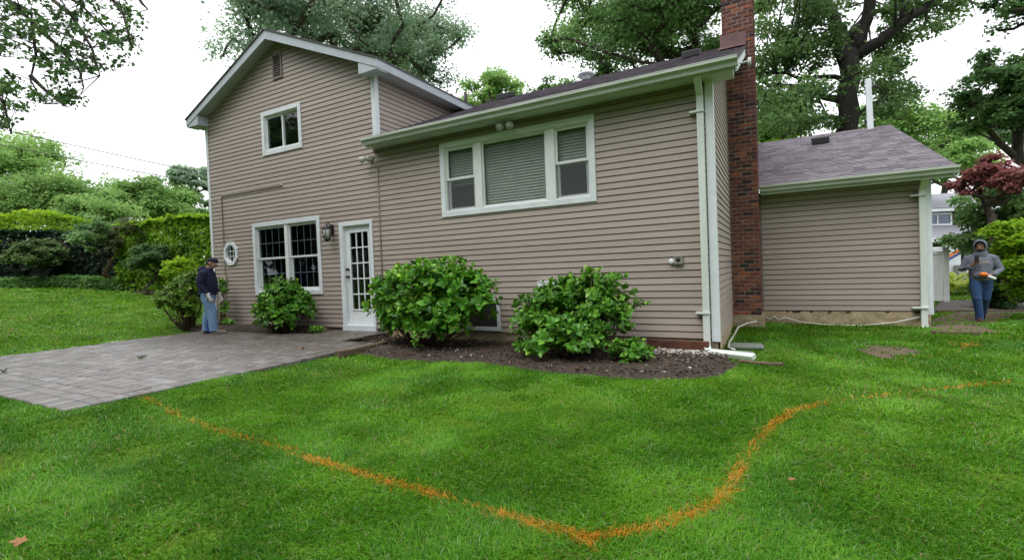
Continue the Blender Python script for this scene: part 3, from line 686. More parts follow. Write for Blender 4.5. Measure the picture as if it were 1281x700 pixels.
# --- wing roof
WZ = 2.185; WS = 0.372; WY = 3.06; WR = 8.2; wzr = lambda y: WZ+WS*(y-WY)
roof_w = MB().prism([(0.36, WY, wzr(WY)-.03), (.36, WR, wzr(WR)-.03), (.36, 13.3, wzr(WY)-.03), (.36, 13.3, wzr(WY)-.08), (.36, WR, wzr(WR)-.08), (.36, WY, wzr(WY)-.08)], (3.07, 0, 0)).build('roof', 'roof_deck', house)
c2 = 1/math.hypot(1, WS); s2 = WS*c2
shingled('shingles', roof_w, (0.40, WY-.02, WZ-.038), (1, 0, 0), (0, c2, s2), 3.04, (WR-WY)/c2+.02, 9)
gutter('gutter', 0.515, 3.46, WY+.02, WZ-.03, 0.11, 0.11)
box('fascia', 'gutter_paint', house, 0.53, 3.38, WY+.021, WY+.045, 1.985, WZ-.082)
box('soffit_panel', 'gutter_paint', house, 0.53, 3.36, WY+.046, 3.38, 2.035, 2.05)
MB().prism([(3.40, WY+.05, WZ-.085), (3.40, WR, wzr(WR)-.085), (3.40, WR, wzr(WR)-.2), (3.40, WY+.05, WZ-.2)], (0.025, 0, 0)).build('rake_board', 'white_trim', house)

# --- chimney: mortar core and single bricks
CX0, CX1, CY0, CY1 = -0.045, 0.505, 2.64, 3.39
CZ0, CZ1 = -0.31, 6.55
chim = MB().box(CX0+.008, CX1-.008, CY0+.008, CY1, CZ0, CZ1).build('chimney', 'mortar', house)
def brick_mesh(L, D, h, seed):
    rr = random.Random(seed); c = 0.006; j = lambda: rr.uniform(-.003, .003); x, y_, z = L/2, D/2, h/2
    v = [(sx*(x-c)+j(), -y_+j()*.6, sz*(z-c)+j()) for sx, sz in ((-1, -1), (1, -1), (1, 1), (-1, 1))] + \
        [(sx*x, -y_+c, sz*z) for sx, sz in ((-1, -1), (1, -1), (1, 1), (-1, 1))] + [(sx*x, y_, sz*z) for sx, sz in ((-1, -1), (1, -1), (1, 1), (-1, 1))]
    f = [(0, 1, 2, 3)]+[(a+i, a+4+i, a+4+(i+1) % 4, a+(i+1) % 4) for a in (0, 4) for i in range(4)]
    return MB().add(v, f).mesh('brick')
bc = {}
side = MB(); nb = 0; z = CZ0; k = 0
while z < CZ1-.05 :
    hgt_b = 0.0665; pat = ((0.183, 0.183, 0.184), (0.0915, 0.183, 0.183, 0.0925))[k % 2]
    x = CX0
    for L in pat:
        key = (L > 0.12, random.randint(0, 4))
        if key not in bc: bc[key] = brick_mesh(0.170 if key[0] else 0.080, 0.09, hgt_b-.006, hash(key) % 999+len(bc))
        if nb < 300 and z < 6.3:
            o = link('brick', bc[key], 'brick_clay', chim, (x+L/2, CY0+0.045+random.uniform(-.005, .003), z+0.038))
            o.rotation_euler = (random.gauss(0, .01), random.gauss(0, .013), random.gauss(0, .008)); nb += 1
        else: side.box(x+.004, x+L-.004, CY0-.001, CY0+.09, z+.006, z+.07, rnd=random.random())
        x += L
    y_ = CY0+.1 if k % 2 else CY0+0.094
    for sx, xa in ((1, CX1), (-1, CX0)):
        yy = CY0+0.094 if k % 2 == 0 else CY0+.1
        while yy < CY1-.06:
            L = 0.183; a, b_ = (xa-.06, xa+random.uniform(-.003, .003)) if sx > 0 else (xa+random.uniform(-.003, .003), xa+.06)
            side.box(a, b_, yy, min(yy+L-.01, CY1), z+.006, z+.07, rnd=random.random()); yy += L
    z += 0.0752; k += 1
tag(side.build('side_bricks', 'brick_clay', chim, use_rnd=True), kind='stuff')
MB().box(CX0-.05, CX1+.05, CY0-.05, CY1+.05, CZ1, CZ1+.08).box(CX0+.1, CX1-.1, CY0+.15, CY1-.15, CZ1+.08, CZ1+.3).build('chimney_cap', 'concrete', chim)
MB().prism([(CX0-.03, CY0-.012, zr(CY0)-.05), (CX0+.42, CY0-.012, zr(CY0)-.05), (CX0+.42, CY0-.012, zr(CY0)+.24), (CX0-.03, CY0-.012, zr(CY0)+.27)], (0, .012, 0)).build('flashing', 'flashing', house)
MB().prism([(CX0-.06, CY0-.15, zr(CY0-.15)+.012), (CX0+.40, CY0-.15, zr(CY0-.15)+.012), (CX0+.40, CY0-.012, zr(CY0)+.012), (CX0-.06, CY0-.012, zr(CY0)+.012)], (0, 0, .012)).build('flashing', 'flashing', house)

# --- windows
def frame_ring(o, y0, y1, wd, bottom=None):
    x0, x1, z0, z1 = o; b_ = wd if bottom is None else bottom
    return MB().box(x0, x0+wd, y0, y1, z0, z1).box(x1-wd, x1, y0, y1, z0, z1).box(x0+wd, x1-wd, y0, y1, z1-wd, z1).box(x0+wd, x1-wd, y0, y1, z0, z0+b_)
def grille(o, y, nx, nz, wd=0.014, m='vinyl_white', parent=None, th=.006):
    x0, x1, z0, z1 = o; m_ = MB()
    for i in range(1, nx): c = x0+(x1-x0)*i/nx; m_.box(c-wd/2, c+wd/2, y, y+th, z0, z1)
    for i in range(1, nz): c = z0+(z1-z0)*i/nz; m_.box(x0, x1, y-.0008, y+th+.0008, c-wd/2, c+wd/2)
    return m_.build('muntin_grille', m, parent)
def pane(o, y, parent, m='glass'): return box('pane', m, parent, o[0], o[1], y, y+.006, o[2], o[3])
def blind(o, y, parent, pitch=0.05):
    m_ = MB(); z = o[2]
    while z < o[3]:
        m_.prism([(o[0], y, z), (o[0], y+.014, z+pitch*.92), (o[0], y+.016, z+pitch*.92), (o[0], y+.002, z)], (o[1]-o[0], 0, 0)); z += pitch
    for fx in (0.12, 0.5, 0.88):
        c = o[0]+(o[1]-o[0])*fx; m_.box(c-.003, c+.003, y-.004, y-.002, o[2], o[3])
    return m_.build('blind', 'blind', parent)
def double_hung(o, y, parent, g=None, blinds=None, m='glass'):
    x0, x1, z0, z1 = o; zm = (z0+z1)/2
    up = (x0, x1, zm-.018, z1); dn = (x0+.018, x1-.018, z0, zm+.018)
    frame_ring(up, y, y+.03, .042).build('sash', 'vinyl_white', parent, bevel=.003)
    frame_ring(dn, y+.032, y+.062, .045).build('sash', 'vinyl_white', parent, bevel=.003)
    ui, di = ins(up, .04), ins(dn, .043)
    pane(ui, y+.012, parent, m); pane(di, y+.044, parent, m)
    if not g: box('insect_screen', 'screen_mesh', parent, x0+.02, x1-.02, y+.006, y+.008, z0+.02, zm-.02)
    if g:
        grille(ui, y+.021, g[0], g[1], parent=parent, m='screen_grey'); grille(di, y+.053, g[0], g[1], parent=parent, m='screen_grey')
def window(o, wd, label=None):
    wn = MB()
    t = frame_ring(o, -.036, -.001, wd).build('window', 'white_trim', house, bevel=.006)
    if label: t['label'] = label
    frame_ring(ins(o, wd-.012), -.012, .11, .03).build('jamb', 'vinyl_white', t)
    return t
t = window(LW, .105)
i_ = ins(LW, .125); xm = -9.388
box('mullion', 'vinyl_white', t, xm-.055, xm+.055, -.02, .1, i_[2], i_[3])
double_hung((i_[0], xm-.055, i_[2], i_[3]), .02, t, (4, 2), m='glass_dark'); double_hung((xm+.055, i_[1], i_[2], i_[3]), .02, t, (4, 2), m='glass_dark')
t = window(GW, .1); i_ = ins(GW, .12); xm = (i_[0]+i_[1])/2
frame_ring((i_[0], xm+.02, i_[2], i_[3]), .02, .05, .04).build('sash', 'vinyl_white', t); frame_ring((xm-.02, i_[1], i_[2], i_[3]), .052, .08, .04).build('sash', 'vinyl_white', t)
pane((i_[0]+.038, xm-.018, i_[2]+.038, i_[3]-.038), .03, t, 'glass_dark'); pane((xm+.018, i_[1]-.038, i_[2]+.038, i_[3]-.038), .062, t, 'glass_dark')
t = window(PW, .1); i_ = ins(PW, .118)
for xa, xb in ((-4.055, -3.9), (-2.62, -2.455)): box('mullion', 'vinyl_white', t, xa, xb, -.018, .1, i_[2], i_[3])
L_, M_, R_ = (i_[0], -4.055, i_[2], i_[3]), (-3.9, -2.62, i_[2], i_[3]), (-2.455, i_[1], i_[2], i_[3])
double_hung(L_, .015, t); double_hung(R_, .015, t)
frame_ring(M_, .02, .06, .03).build('sash', 'vinyl_white', t); pane(ins(M_, .028), .03, t)
zm = (i_[2]+i_[3])/2
blind(ins(M_, .02), .085, t); blind((L_[0]+.02, L_[1]-.02, zm-.12, L_[3]), .09, t); blind((R_[0]+.02, R_[1]-.02, zm-.02, R_[3]), .09, t)
# octagonal window
ocx, ocz, orx, orz = -11.57, 1.43, 0.285, 0.30
def octo(s): return [(ocx+orx*s*math.cos(R(22.5+45*k))/math.cos(R(22.5)), ocz+orz*s*math.sin(R(22.5+45*k))/math.cos(R(22.5))) for k in range(8)]
def oct_ring(s0, s1, y0, y1):
    a, b_ = octo(s0), octo(s1); V = [(x, y, z) for y in (y0, y1) for P in (a, b_) for x, z in P]; F = []
    for k in range(8):
        j = (k+1) % 8; F += [(k, j, 8+j, 8+k), (16+k, 24+k, 24+j, 16+j), (8+k, 8+j, 24+j, 24+k), (k, 16+k, 16+j, j)]
    return MB().add(V, F)
t = oct_ring(1.0, .70, -.045, .0).build('window', 'white_trim', house, bevel=.005); t['label'] = 'small octagonal window with white frame'
oct_ring(.72, .66, -.015, .05).build('jamb', 'vinyl_white', t)
MB().prism([(x, .01, z) for x, z in octo(.70)], (0, .006, 0)).build('pane', 'glass_dark', t)
grille((ocx-orx*.66, ocx+orx*.66, ocz-orz*.66, ocz+orz*.66), .0, 3, 3, .016, parent=t)
# attic vent
t = frame_ring(VT, -.04, -.001, .045).build('attic_vent', 'dark_vinyl', house)
box('backing', 'sheathing', t, VT[0]+.03, VT[1]-.03, -.004, .0, VT[2]+.03, VT[3]-.03)
for k in range(9):
    z = VT[2]+.05+k*.056; MB().prism([(VT[0]+.045, -.032, z), (VT[0]+.045, -.008, z+.03), (VT[0]+.045, -.006, z+.024), (VT[0]+.045, -.03, z-.006)], (VT[1]-VT[0]-.09, 0, 0)).build('louvre_slat', 'dark_vinyl', t)
# door
t = MB().box(DO[0], DO[0]+.11, -.036, -.001, DO[2]+.11, DO[3]).box(DO[1]-.07, DO[1], -.036, -.001, DO[2]+.11, DO[3]).box(DO[0]+.11, DO[1]-.07, -.036, -.001, DO[3]-.085, DO[3]).build('door', 'white_trim', house, bevel=.005)
box('sill', 'white_trim', t, DO[0], DO[1], -.055, .1, DO[2]-.02, DO[2]+.105, bevel=.005)
frame_ring((DO[0]+.09, DO[1]-.05, DO[2]+.1, DO[3]-.07), -.012, .11, .03).build('jamb', 'vinyl_white', t)
sx0, sx1, sz0, sz1 = -7.482, -6.708, -0.295, 1.80
gx0, gx1, gz0, gz1 = -7.345, -6.80, 0.005, 1.675
MB().box(sx0, gx0, .03, .07, sz0, sz1).box(gx1, sx1, .03, .07, sz0, sz1).box(gx0, gx1, .03, .07, sz0, gz0).box(gx0, gx1, .03, .07, gz1, sz1).build('leaf_panel', 'door_paint', t, bevel=.004)
frame_ring((gx0-.02, gx1+.02, gz0-.02, gz1+.02), .018, .03, .03).build('glazing_bead', 'door_paint', t)
grille((gx0, gx1, gz0, gz1), .03, 3, 5, .026, m='door_paint', parent=t, th=.022)
for i in range(3):
    for j in range(5):
        a, b_ = gx0+(gx1-gx0)*i/3, gx0+(gx1-gx0)*(i+1)/3; c, d = gz0+(gz1-gz0)*j/5, gz0+(gz1-gz0)*(j+1)/5
        pane((a+.012, b_-.012, c+.012, d-.012), .04, t, 'glass_dark')
for hz, r_ in ((.72, .028), (.88, .026)):
    k = MB().tube([(-7.43, .03, hz), (-7.43, .012, hz)], .03, 12).tube([(-7.43, .014, hz), (-7.43, -.02, hz)], .012, 8).ball((-7.43, -.03, hz), (r_, .02, r_))
    k.build('door_knob' if hz < .8 else 'deadbolt', 'black_metal', t)
# basement windows half hidden by the shrubs
t = frame_ring((-4.35, -3.62, -.36, .22), -.036, -.001, .07).build('basement_window', 'white_trim', house); pane((-4.28, -3.69, -.29, .15), -.022, t, 'glass_dark'); box('backing', 'sheathing', t, -4.28, -3.69, -.012, -.0195, -.29, .15)
t = MB().box(-2.82, -2.46, -.12, -.02, .12, .52).build('vent_hood', 'white_trim', house, bevel=.01); box('flap', 'vinyl_white', t, -2.79, -2.49, -.128, -.121, .15, .46)
# wall lantern
t = MB().box(-7.87, -7.77, -.045, -.02, 1.66, 1.88).build('wall_lantern', 'black_metal', house, bevel=.004)
lx, ly = -7.82, -.17
MB().tube([(lx, -.04, 1.80), (lx, -.1, 1.90), (lx, ly, 1.93), (lx, ly, 1.86)], .011, 8).lathe((lx, ly, 1.80), [(.03, .07), (.035, .05), (.105, 0), (.11, -.012), (.0, -.012)], 6).build('lantern_hood', 'black_metal', t)
MB().lathe((lx, ly, 1.53), [(.02, -.03), (.05, 0), (.07, .03), (.0, .031)], 6).build('lantern_base', 'black_metal', t)
for k in range(6):
    a = 2*math.pi*k/6; MB().tube([(lx+.098*math.cos(a), ly+.098*math.sin(a), 1.79), (lx+.068*math.cos(a), ly+.068*math.sin(a), 1.555)], .006, 5).build('lantern_bar', 'black_metal', t)
MB().lathe((lx, ly, 1.56), [(.062, 0), (.09, .225)], 6).build('lantern_glass', 'lamp_glass', t)
# twin floodlights
def flood(x, z, nm='floodlight'):
    t = MB().lathe((x, -.05, z-.015), [(.055, 0), (.055, .03)], 12).box(x-.05, x+.05, -.06, -.021, z-.03, z+.05).build('floodlight', 'gutter_paint', house, bevel=.004)
    for s in (-1, 1):
        b_ = Vector((x+s*.09, -.17, z-.02)); d = Vector((s*.35, -.8, -.45)).normalized()
        MB().tube([(x+s*.03, -.06, z+.02), (x+s*.07, -.1, z+.04), b_-d*.05], .012, 6).tube([b_-d*.06, b_-d*.03, b_+d*.06, b_+d*.065], [.035, .05, .068, .06], 12).build('lamp_head', 'gutter_paint', t)
        MB().tube([b_+d*.066, b_+d*.069], [.055, .02], 12).build('lens', 'lamp_glass', t)
    return t
flood(-6.56, 3.14); flood(-3.29, 3.245)
# conduits, boxes
MB().tube([(-9.45, -.03, 2.936), (-11.78, -.03, 2.936), (-11.85, -.03, 2.90), (-11.86, -.03, .78), (-11.9, -.03, -.40), (-11.86, -.06, -.44)], .014, 6).tube([(-9.45, -.0, 2.936), (-9.45, -.04, 2.936)], .03, 8).build('conduit', 'beige_pipe', house)
box('junction_box', 'beige_pipe', house, -11.93, -11.79, -.075, -.02, .71, .85, bevel=.008)
MB().tube([(-6.50, -.03, 3.11), (-6.41, -.03, 3.0), (-6.41, -.03, -.36)], .012, 6).build('conduit', 'beige_pipe', house)
t = MB().box(-.575, -.455, -.06, -.018, .71, .85).build('outlet_box', 'grey_box', house, bevel=.006); MB().tube([(-.515, -.06, .785), (-.515, -.066, .785)], .03, 12).build('socket', 'black_metal', t); frame_ring((-.56, -.47, .73, .84), -.068, -.06, .012).build('cover', 'grey_box', t)
MB().tube([(-.615, -.018, .762), (-.615, -.05, .762), (-.615, -.06, .762)], [.042, .042, .03], 14).build('vent_knob', 'white_trim', house)
# downspouts
def downspout(x, y0, zt, zb, parent=house, ext=None, w=.046, d=.034):
    m_ = MB().tube([(x, y0-.27, zt+.05), (x, y0-.27, zt-.06), (x, y0-.06, zt-.24), (x, y0-.06, zb)], (w, d), 4, sq=True)
    t = m_.build('downspout', 'downspout_paint', parent, bevel=.006)
    return t
t = downspout(-.15, 0.0, 3.36, -.47)
MB().tube([(-.15, -.06, -.46), (-.14, -.09, -.53), (-.10, -.2, -.55), (.47, -.47, -.545)], [(.046, .036), (.046, .036), (.05, .036), (.052, .038)], 4, sq=True).build('extension_pipe', 'downspout_paint', t, bevel=.006)
for z in (.0, 2.9): MB().box(-.29, -.095, -.11, -.019, z-.015, z+.015).build('strap', 'downspout_paint', t)
t = downspout(3.03, 3.4, 2.07, -.56)
MB().tube([(3.03, 3.34, -.55), (3.05, 3.3, -.6), (3.09, 3.22, -.63)], [(.046, .036), (.046, .036), (.046, .03)], 4, sq=True).build('outlet_elbow', 'downspout_paint', t)
for z in (-.22, 1.75): MB().box(2.86, 3.09, 3.28, 3.382, z-.013, z+.013).build('strap', 'downspout_paint', t)
# roof furniture
zt_ = lambda x, y: zr(y)
p = at(735, 100, 10.2); yv = 3.9
def on_low_roof(px, yv): 
    d = on_y(px, 90, yv); return d[0], yv, zr(yv)
x, y, z = on_low_roof(733, 4.55)
MB().lathe((x, y, z-.05), [(.11, 0), (.11, .16), (.10, .17)], 14).lathe((x, y, z+.10), [(.2, -.02), (.21, .0), (.19, .04), (.1, .075), (.0, .085)], 16).build('roof_vent', 'white_trim', house)
x, y, z = on_low_roof(632, 4.5); MB().prism([(x-.2, y-.25, zr(y-.25)+.0), (x-.2, y+.2, zr(y+.2)), (x-.2, y+.2, zr(y+.2)+.1), (x-.2, y-.25, zr(y-.25)+.14)], (.4, 0, 0)).build('roof_vent', 'black_metal', house, bevel=.01)
x, y, z = on_low_roof(866, 3.3); MB().prism([(x-.17, y-.25, zr(y-.25)+.0), (x-.17, y+.2, zr(y+.2)), (x-.17, y+.2, zr(y+.2)+.08), (x-.17, y-.25, zr(y-.25)+.13)], (.34, 0, 0)).build('roof_vent', 'black_metal', house, bevel=.01)
x, y, z = on_low_roof(581, 4.6); MB().tube([(x, y, z-.1), (x, y, z+.42)], .05, 10).build('vent_pipe', 'black_metal', house)
x, y = on_y(1025, 173, 6.9)[0], 6.9; MB().prism([(x-.17, y-.25, wzr(y-.25)), (x-.17, y+.2, wzr(y+.2)), (x-.17, y+.2, wzr(y+.2)+.09), (x-.17, y-.25, wzr(y-.25)+.15)], (.36, 0, 0)).build('roof_vent', 'black_metal', house, bevel=.01)
x, y = on_y(1089, 160, 8.0)[0], 8.0; m_ = MB().tube([(x, y, wzr(y)-.1), (x-.03, y, wzr(y)+1.25)], (.062, .05), 4, sq=True); m_.build('mast', 'white_trim', house, bevel=.008)
MB().tube([(x+.06, y-.06, wzr(y)+1.0), (x+.12, y-.1, wzr(y)+1.02), (x+.16, y-.1, wzr(y)+.95)], .03, 8).build('mast_bracket', 'black_metal', house)
MB().tube([(.37, YE+.5, zr(YE+.4)-.12), (.5, YE+.4, zr(YE+.4)-.14)], .012, 6).tube([(.5, YE+.4, zr(YE+.4)-.10), (.5, YE+.4, zr(YE+.4)-.2)], .022, 8).build('eave_hook', 'gutter_paint', house)

# ================================================================ LAWN GRASS
line_px = [(165, 503), (215, 515), (255, 527), (300, 542), (360, 557), (385, 568), (430, 579), (480, 594), (530, 606), (580, 620), (620, 634), (660, 645), (700, 655), (735, 662), (780, 657), (830, 648), (880, 630), (905, 610), (918, 590), (930, 565), (945, 545), (970, 522), (1000, 508), (1040, 497), (1080, 493), (1120, 489), (1160, 484), (1200, 480), (1260, 473)]
LINE = [tuple(on_z(a, b, -0.56)[:2]) for a, b in line_px]
LINE2 = [tuple(on_z(a, b, -0.57)[:2]) for a, b in [(1000, 448), (1030, 449), (1075, 450), (1110, 447), (1150, 444), (1190, 438), (1207, 433), (1213, 428), (1217, 421)]]
BLOB = tuple(on_z(735, 670, -0.57)[:2])
def lawn_ok(x, y):
    ok = ~((x > PX0-.02) & (x < PX1+.01) & (y > PY0-.01) & (y < -1.24))
    ok &= ~((x > XL-.3) & (x < -6.3) & (y > -1.3))
    ok &= ~in_poly(x, y, BED) & ~((x > -12.45) & (x < 0.03) & (y > -.1))
    ok &= ~((x > -.1) & (x < .58) & (y > 2.45)) & ~((x > -.1) & (x < 3.16) & (y > 3.36))
    ok &= ~in_poly(x, y, PATH) & ~in_poly(x, y, LBED) & ~in_poly(x, y, DRIVE)
    ok &= ~in_poly(x, y, WBED)
    ok &= ~((np.abs(x-.34) < .25) & (np.abs(y-.62) < .22)) & ~((np.abs(x-.25) < .22) & (np.abs(y+.08) < .18))
    return ok
bl = []
for r0, r1, dens, wd, hh in ((1.3, 3.0, 11000, .0042, .040), (3.0, 4.6, 7000, .0052, .040), (4.6, 7.0, 3600, .0075, .040), (7.0, 10.5, 1500, .0105, .042), (10.5, 15, 560, .017, .05), (15, 23, 170, .03, .055), (23, 34, 60, .05, .06)):
    a0, a1 = R(-92), R(32)
    n = int(dens*0.5*(a1-a0)*(r1*r1-r0*r0))
    r = np.sqrt(rng.random(n)*(r1*r1-r0*r0)+r0*r0); a = a0+rng.random(n)*(a1-a0)
    x = CAM[0]+r*np.sin(a); y = CAM[1]+r*np.cos(a)
    k = lawn_ok(x, y)
    da = in_poly(x, y, DIRT_A) | in_poly(x, y, DIRT_B)
    k &= ~(da & (rng.random(n) < np.where(fbm(x*5, y*5, 2) > .47, .95, .45)))
    thin = fbm(x*1.6+40, y*1.6, 3); k &= ~((thin > .64) & (rng.random(n) < .7))
    x, y = x[k], y[k]; bl.append((x, y, np.full(len(x), wd), np.full(len(x), hh)))
bx, by, bw, bh = (np.concatenate(z) for z in zip(*bl))
n = len(bx)
big = fbm(bx*0.55, by*0.55, 3); med = fbm(bx*2.6+11, by*2.6, 3); fine = fbm(bx*9+5, by*9, 2)
bh = bh*(0.55+0.75*med+0.25*fine)*(0.7+0.6*rng.random(n))
base = np.stack([hgt(bx, by)] , 1)[:, 0]
th = 2*np.pi*(fbm(bx*1.3+70, by*1.3, 2)*1.5)+rng.normal(0, 1.1, n)
lean = np.abs(rng.normal(0.95, 0.5, n))*(0.7+0.6*med)
dx, dy = np.cos(th), np.sin(th); sx_, sy_ = -dy, dx
hw = bw*(0.7+0.6*rng.random(n))/2
P0 = np.stack([bx, by, base-.004], 1)
side_v = np.stack([sx_, sy_, np.zeros(n)], 1)*hw[:, None]
mid = P0+np.stack([dx*bh*lean*.35, dy*bh*lean*.35, bh*.62], 1)
tip = P0+np.stack([dx*bh*lean*1.05, dy*bh*lean*1.05, bh*(1.05-.35*np.minimum(lean, 1.4))], 1)
V = np.stack([P0-side_v, P0+side_v, mid-side_v*.8, mid+side_v*.8, tip], 1)
# each blade's own green: patchy lawn, some pale and some yellowish blades
tcol = np.clip((big-.5)*1.0+(med-.5)*1.5+rng.normal(0, .25, n)+.52, 0, 1)[:, None]
cd_, cm_, cl_ = np.array([0.034, 0.150, 0.004]), np.array([0.078, 0.262, 0.006]), np.array([0.16, 0.365, 0.022])
col = np.where(tcol < .5, cd_+(cm_-cd_)*tcol*2, cm_+(cl_-cm_)*(tcol*2-1))
pale = rng.random(n) < .05; col[pale] = np.array([0.24, 0.34, 0.15])*(0.7+.5*rng.random((pale.sum(), 1)))
straw = rng.random(n) < .02+.08*(fbm(bx*1.1+90, by*1.1, 2) > .68); col[straw] = np.array([0.3, 0.25, 0.10])*(0.7+.5*rng.random((straw.sum(), 1)))
# spray paint on the blades that the line crosses
def line_mask():
    d1 = poly_dist(bx, by, LINE); d2 = poly_dist(bx, by, LINE2); dbl = np.hypot(bx-BLOB[0], by-BLOB[1])
    dc = np.hypot(bx-CAM[0], by-CAM[1])
    str1 = sstep(.2, .55, fbm(bx*2.3+30, by*2.3, 2))*.75+.25
    g0, g1 = on_z(372, 562, -.56)[:2], on_z(1140, 486, -.57)[:2]
    gap = np.clip(np.hypot(bx-g0[0], by-g0[1])/.16, 0, 1)*np.clip(np.hypot(bx-g1[0], by-g1[1])/.16, 0, 1)
    fade = np.where((bx > LINE[23][0]), .7, 1.0)*np.where(bx < LINE[4][0]-.05, .55, 1)
    p = np.exp(-(d1/.036)**2)*str1*fade*gap*.98 + np.exp(-(d2/.05)**2)*.32*sstep(.4, .65, fbm(bx*3+3, by*3, 2)) + np.exp(-(dbl/.05)**2)*.9
    tipb = np.hypot(bx-LINE2[7][0], by-LINE2[7][1]); p = p+np.exp(-(tipb/.11)**2)*.75
    return rng.random(n) < p
om = line_mask()
T_ = np.array([[0, 1, 3], [0, 3, 2], [2, 3, 4]])
def blades(name, sel, cols, m):
    v = V[sel].reshape(-1, 3); k = sel.sum(); f = (np.arange(k)[:, None, None]*5+T_[None]).reshape(-1, 3)
    return link(name, mesh_np(name, v, f, cols=np.repeat(cols[sel], 5, 0)), m)
tag(blades('lawn_grass', ~om, col, 'grass_blade'), 'short green lawn grass spreading across the whole yard', 'grass', kind='stuff')
oc_ = np.array([0.72, 0.31, 0.03])*(0.65+.5*rng.random((n, 1))); mixo = rng.random((n, 1)); oc_ = np.where(mixo < .45, .55*oc_+.45*col, oc_)
tag(blades('spray_paint_line', om, oc_, 'grass_blade'), 'curving orange spray paint line marked on the grass blades', 'paint line', kind='stuff')

# ================================================================ FOLIAGE TOOLS
QUAD = (np.array([(0, 0, 0), (.36, .48, .10), (0, 1, -.05), (-.36, .48, .10)], float), np.array([(0, 1, 2), (0, 2, 3)]))
OVATE = (np.array([(0, 0, 0), (-.20, .18, .06), (-.33, .47, .08), (-.22, .78, .02), (0, 1, -.14), (.22, .78, .02), (.33, .47, .08), (.20, .18, .06), (0, .47, -.01)], float),
         np.array([(0, 8, 1), (1, 8, 2), (2, 8, 3), (3, 8, 4), (4, 8, 5), (5, 8, 6), (6, 8, 7), (7, 8, 0)]))
def leaf_frames(nrm, rg, along=None):
    nrm = nrm/(np.linalg.norm(nrm, axis=1, keepdims=True)+1e-9)
    t = rg.normal(size=nrm.shape) if along is None else along
    t = t-nrm*(t*nrm).sum(1, keepdims=True); t /= np.linalg.norm(t, axis=1, keepdims=True)+1e-9
    return np.cross(t, nrm), t, nrm
def leaf_mesh(name, pos, nrm, size, col, rg, shape=QUAD, along=None):
    a, t, nn = leaf_frames(nrm, rg, along); T, F = shape; k = len(T)
    v = pos[:, None]+(a[:, None]*T[None, :, 0:1]+t[:, None]*T[None, :, 1:2]+nn[:, None]*T[None, :, 2:3])*size[:, None, None]
    f = (np.arange(len(pos))[:, None, None]*k+F[None]).reshape(-1, 3)
    return mesh_np(name, v.reshape(-1, 3), f, cols=np.repeat(col, k, 0))
def rand_dir(n, rg):
    d = rg.normal(size=(n, 3)); return d/np.linalg.norm(d, axis=1, keepdims=True)
def mixcol(cols, t):
    cols = np.array(cols, float); t = np.clip(t, 0, .9999)*(len(cols)-1); i = t.astype(int); f = (t-i)[:, None]
    return cols[i]*(1-f)+cols[i+1]*f
def clump_leaves(cen, rad, per, lsize, cols, rg, flat=.65, up=.7, tmul=None):
    """leaves scattered through small flattened clumps; every clump has its own tint"""
    m = len(cen); c = np.repeat(np.arange(m), per); n = len(c)
    d = rand_dir(n, rg); d[:, 2] = np.where(rg.random(n) < .7, np.abs(d[:, 2]), d[:, 2]); rr = rad[c]*(rg.random(n)**.45)
    lump = 0.75+.5*rg.random(n)
    pos = cen[c]+d*(rr*lump)[:, None]*np.array([1, 1, flat])
    nrm = d*.55+np.array([0, 0, up])+rg.normal(size=(n, 3))*.5
    tint = rg.random(m)[c]*.6+rg.random(n)*.4
    return pos, nrm, lsize*(.6+.7*rg.random(n)), mixcol(cols, tint)
def skeleton(base, cen, r0, rg, fork=.35, mat_='bark', topz=None, trunk_pts=None, rmin=.018):
    """trunk and limbs grown out to the foliage clumps"""
    ctr = cen.mean(0); zf = base[2]+(np.percentile(cen[:, 2], 60)-base[2])*fork*2
    if trunk_pts is None:
        tp = [np.array(base)*(1-s)+np.array([ctr[0], ctr[1], zf])*s+np.array([rg.normal(0, .12), rg.normal(0, .12), 0])*(s > 0) for s in np.linspace(0, 1, 7)]
    else: tp = [np.array(p, float) for p in trunk_pts]
    nodes = [(p, i-1) for i, p in enumerate(tp)]
    zmin = cen[:, 2].min()
    order = np.argsort(np.linalg.norm(cen-tp[-1], axis=1))
    for i in order:
        c = cen[i]; P = np.array([q_[0] for q_ in nodes])
        cost = np.linalg.norm(P-c, axis=1)+1.2*np.clip(P[:, 2]-c[2]+.2, 0, None)+(np.arange(len(P)) < 2)*50
        j = int(cost.argmin()); p = P[j]; d = c-p; L = np.linalg.norm(d); prev = j
        ns = max(2, int(L/1.0))
        for s in range(1, ns+1):
            t = s/ns; q_ = p+d*t+rg.normal(0, .05*L, 3)*(s < ns)+np.array([0, 0, -.06*L*math.sin(math.pi*t)])
            nodes.append((q_, prev)); prev = len(nodes)-1
    n = len(nodes); kids = np.zeros(n)
    w_ = np.zeros(n); child = [[] for _ in range(n)]
    for i in range(n-1, -1, -1):
        if not child[i]: w_[i] = 1
        if nodes[i][1] >= 0: child[nodes[i][1]].append(i); w_[nodes[i][1]] += w_[i]
    rad = np.maximum(r0*(w_/w_[0])**.46, rmin)
    m_ = MB(); done = np.zeros(n, bool)
    for i in range(n):
        for c in child[i]:
            if done[c]: continue
            ch = [nodes[i][0], nodes[c][0]]; rr = [min(rad[i], rad[c]*1.25), rad[c]]; done[c] = True; cur = c
            while child[cur]:
                nx = max(child[cur], key=lambda k: w_[k])
                if done[nx]: break
                ch.append(nodes[nx][0]); rr.append(rad[nx]); done[nx] = True; cur = nx
            if i == 0: rr[0] = rad[0]*1.25
            m_.tube(ch, rr, 8 if max(rr) > .08 else 5)
    return m_
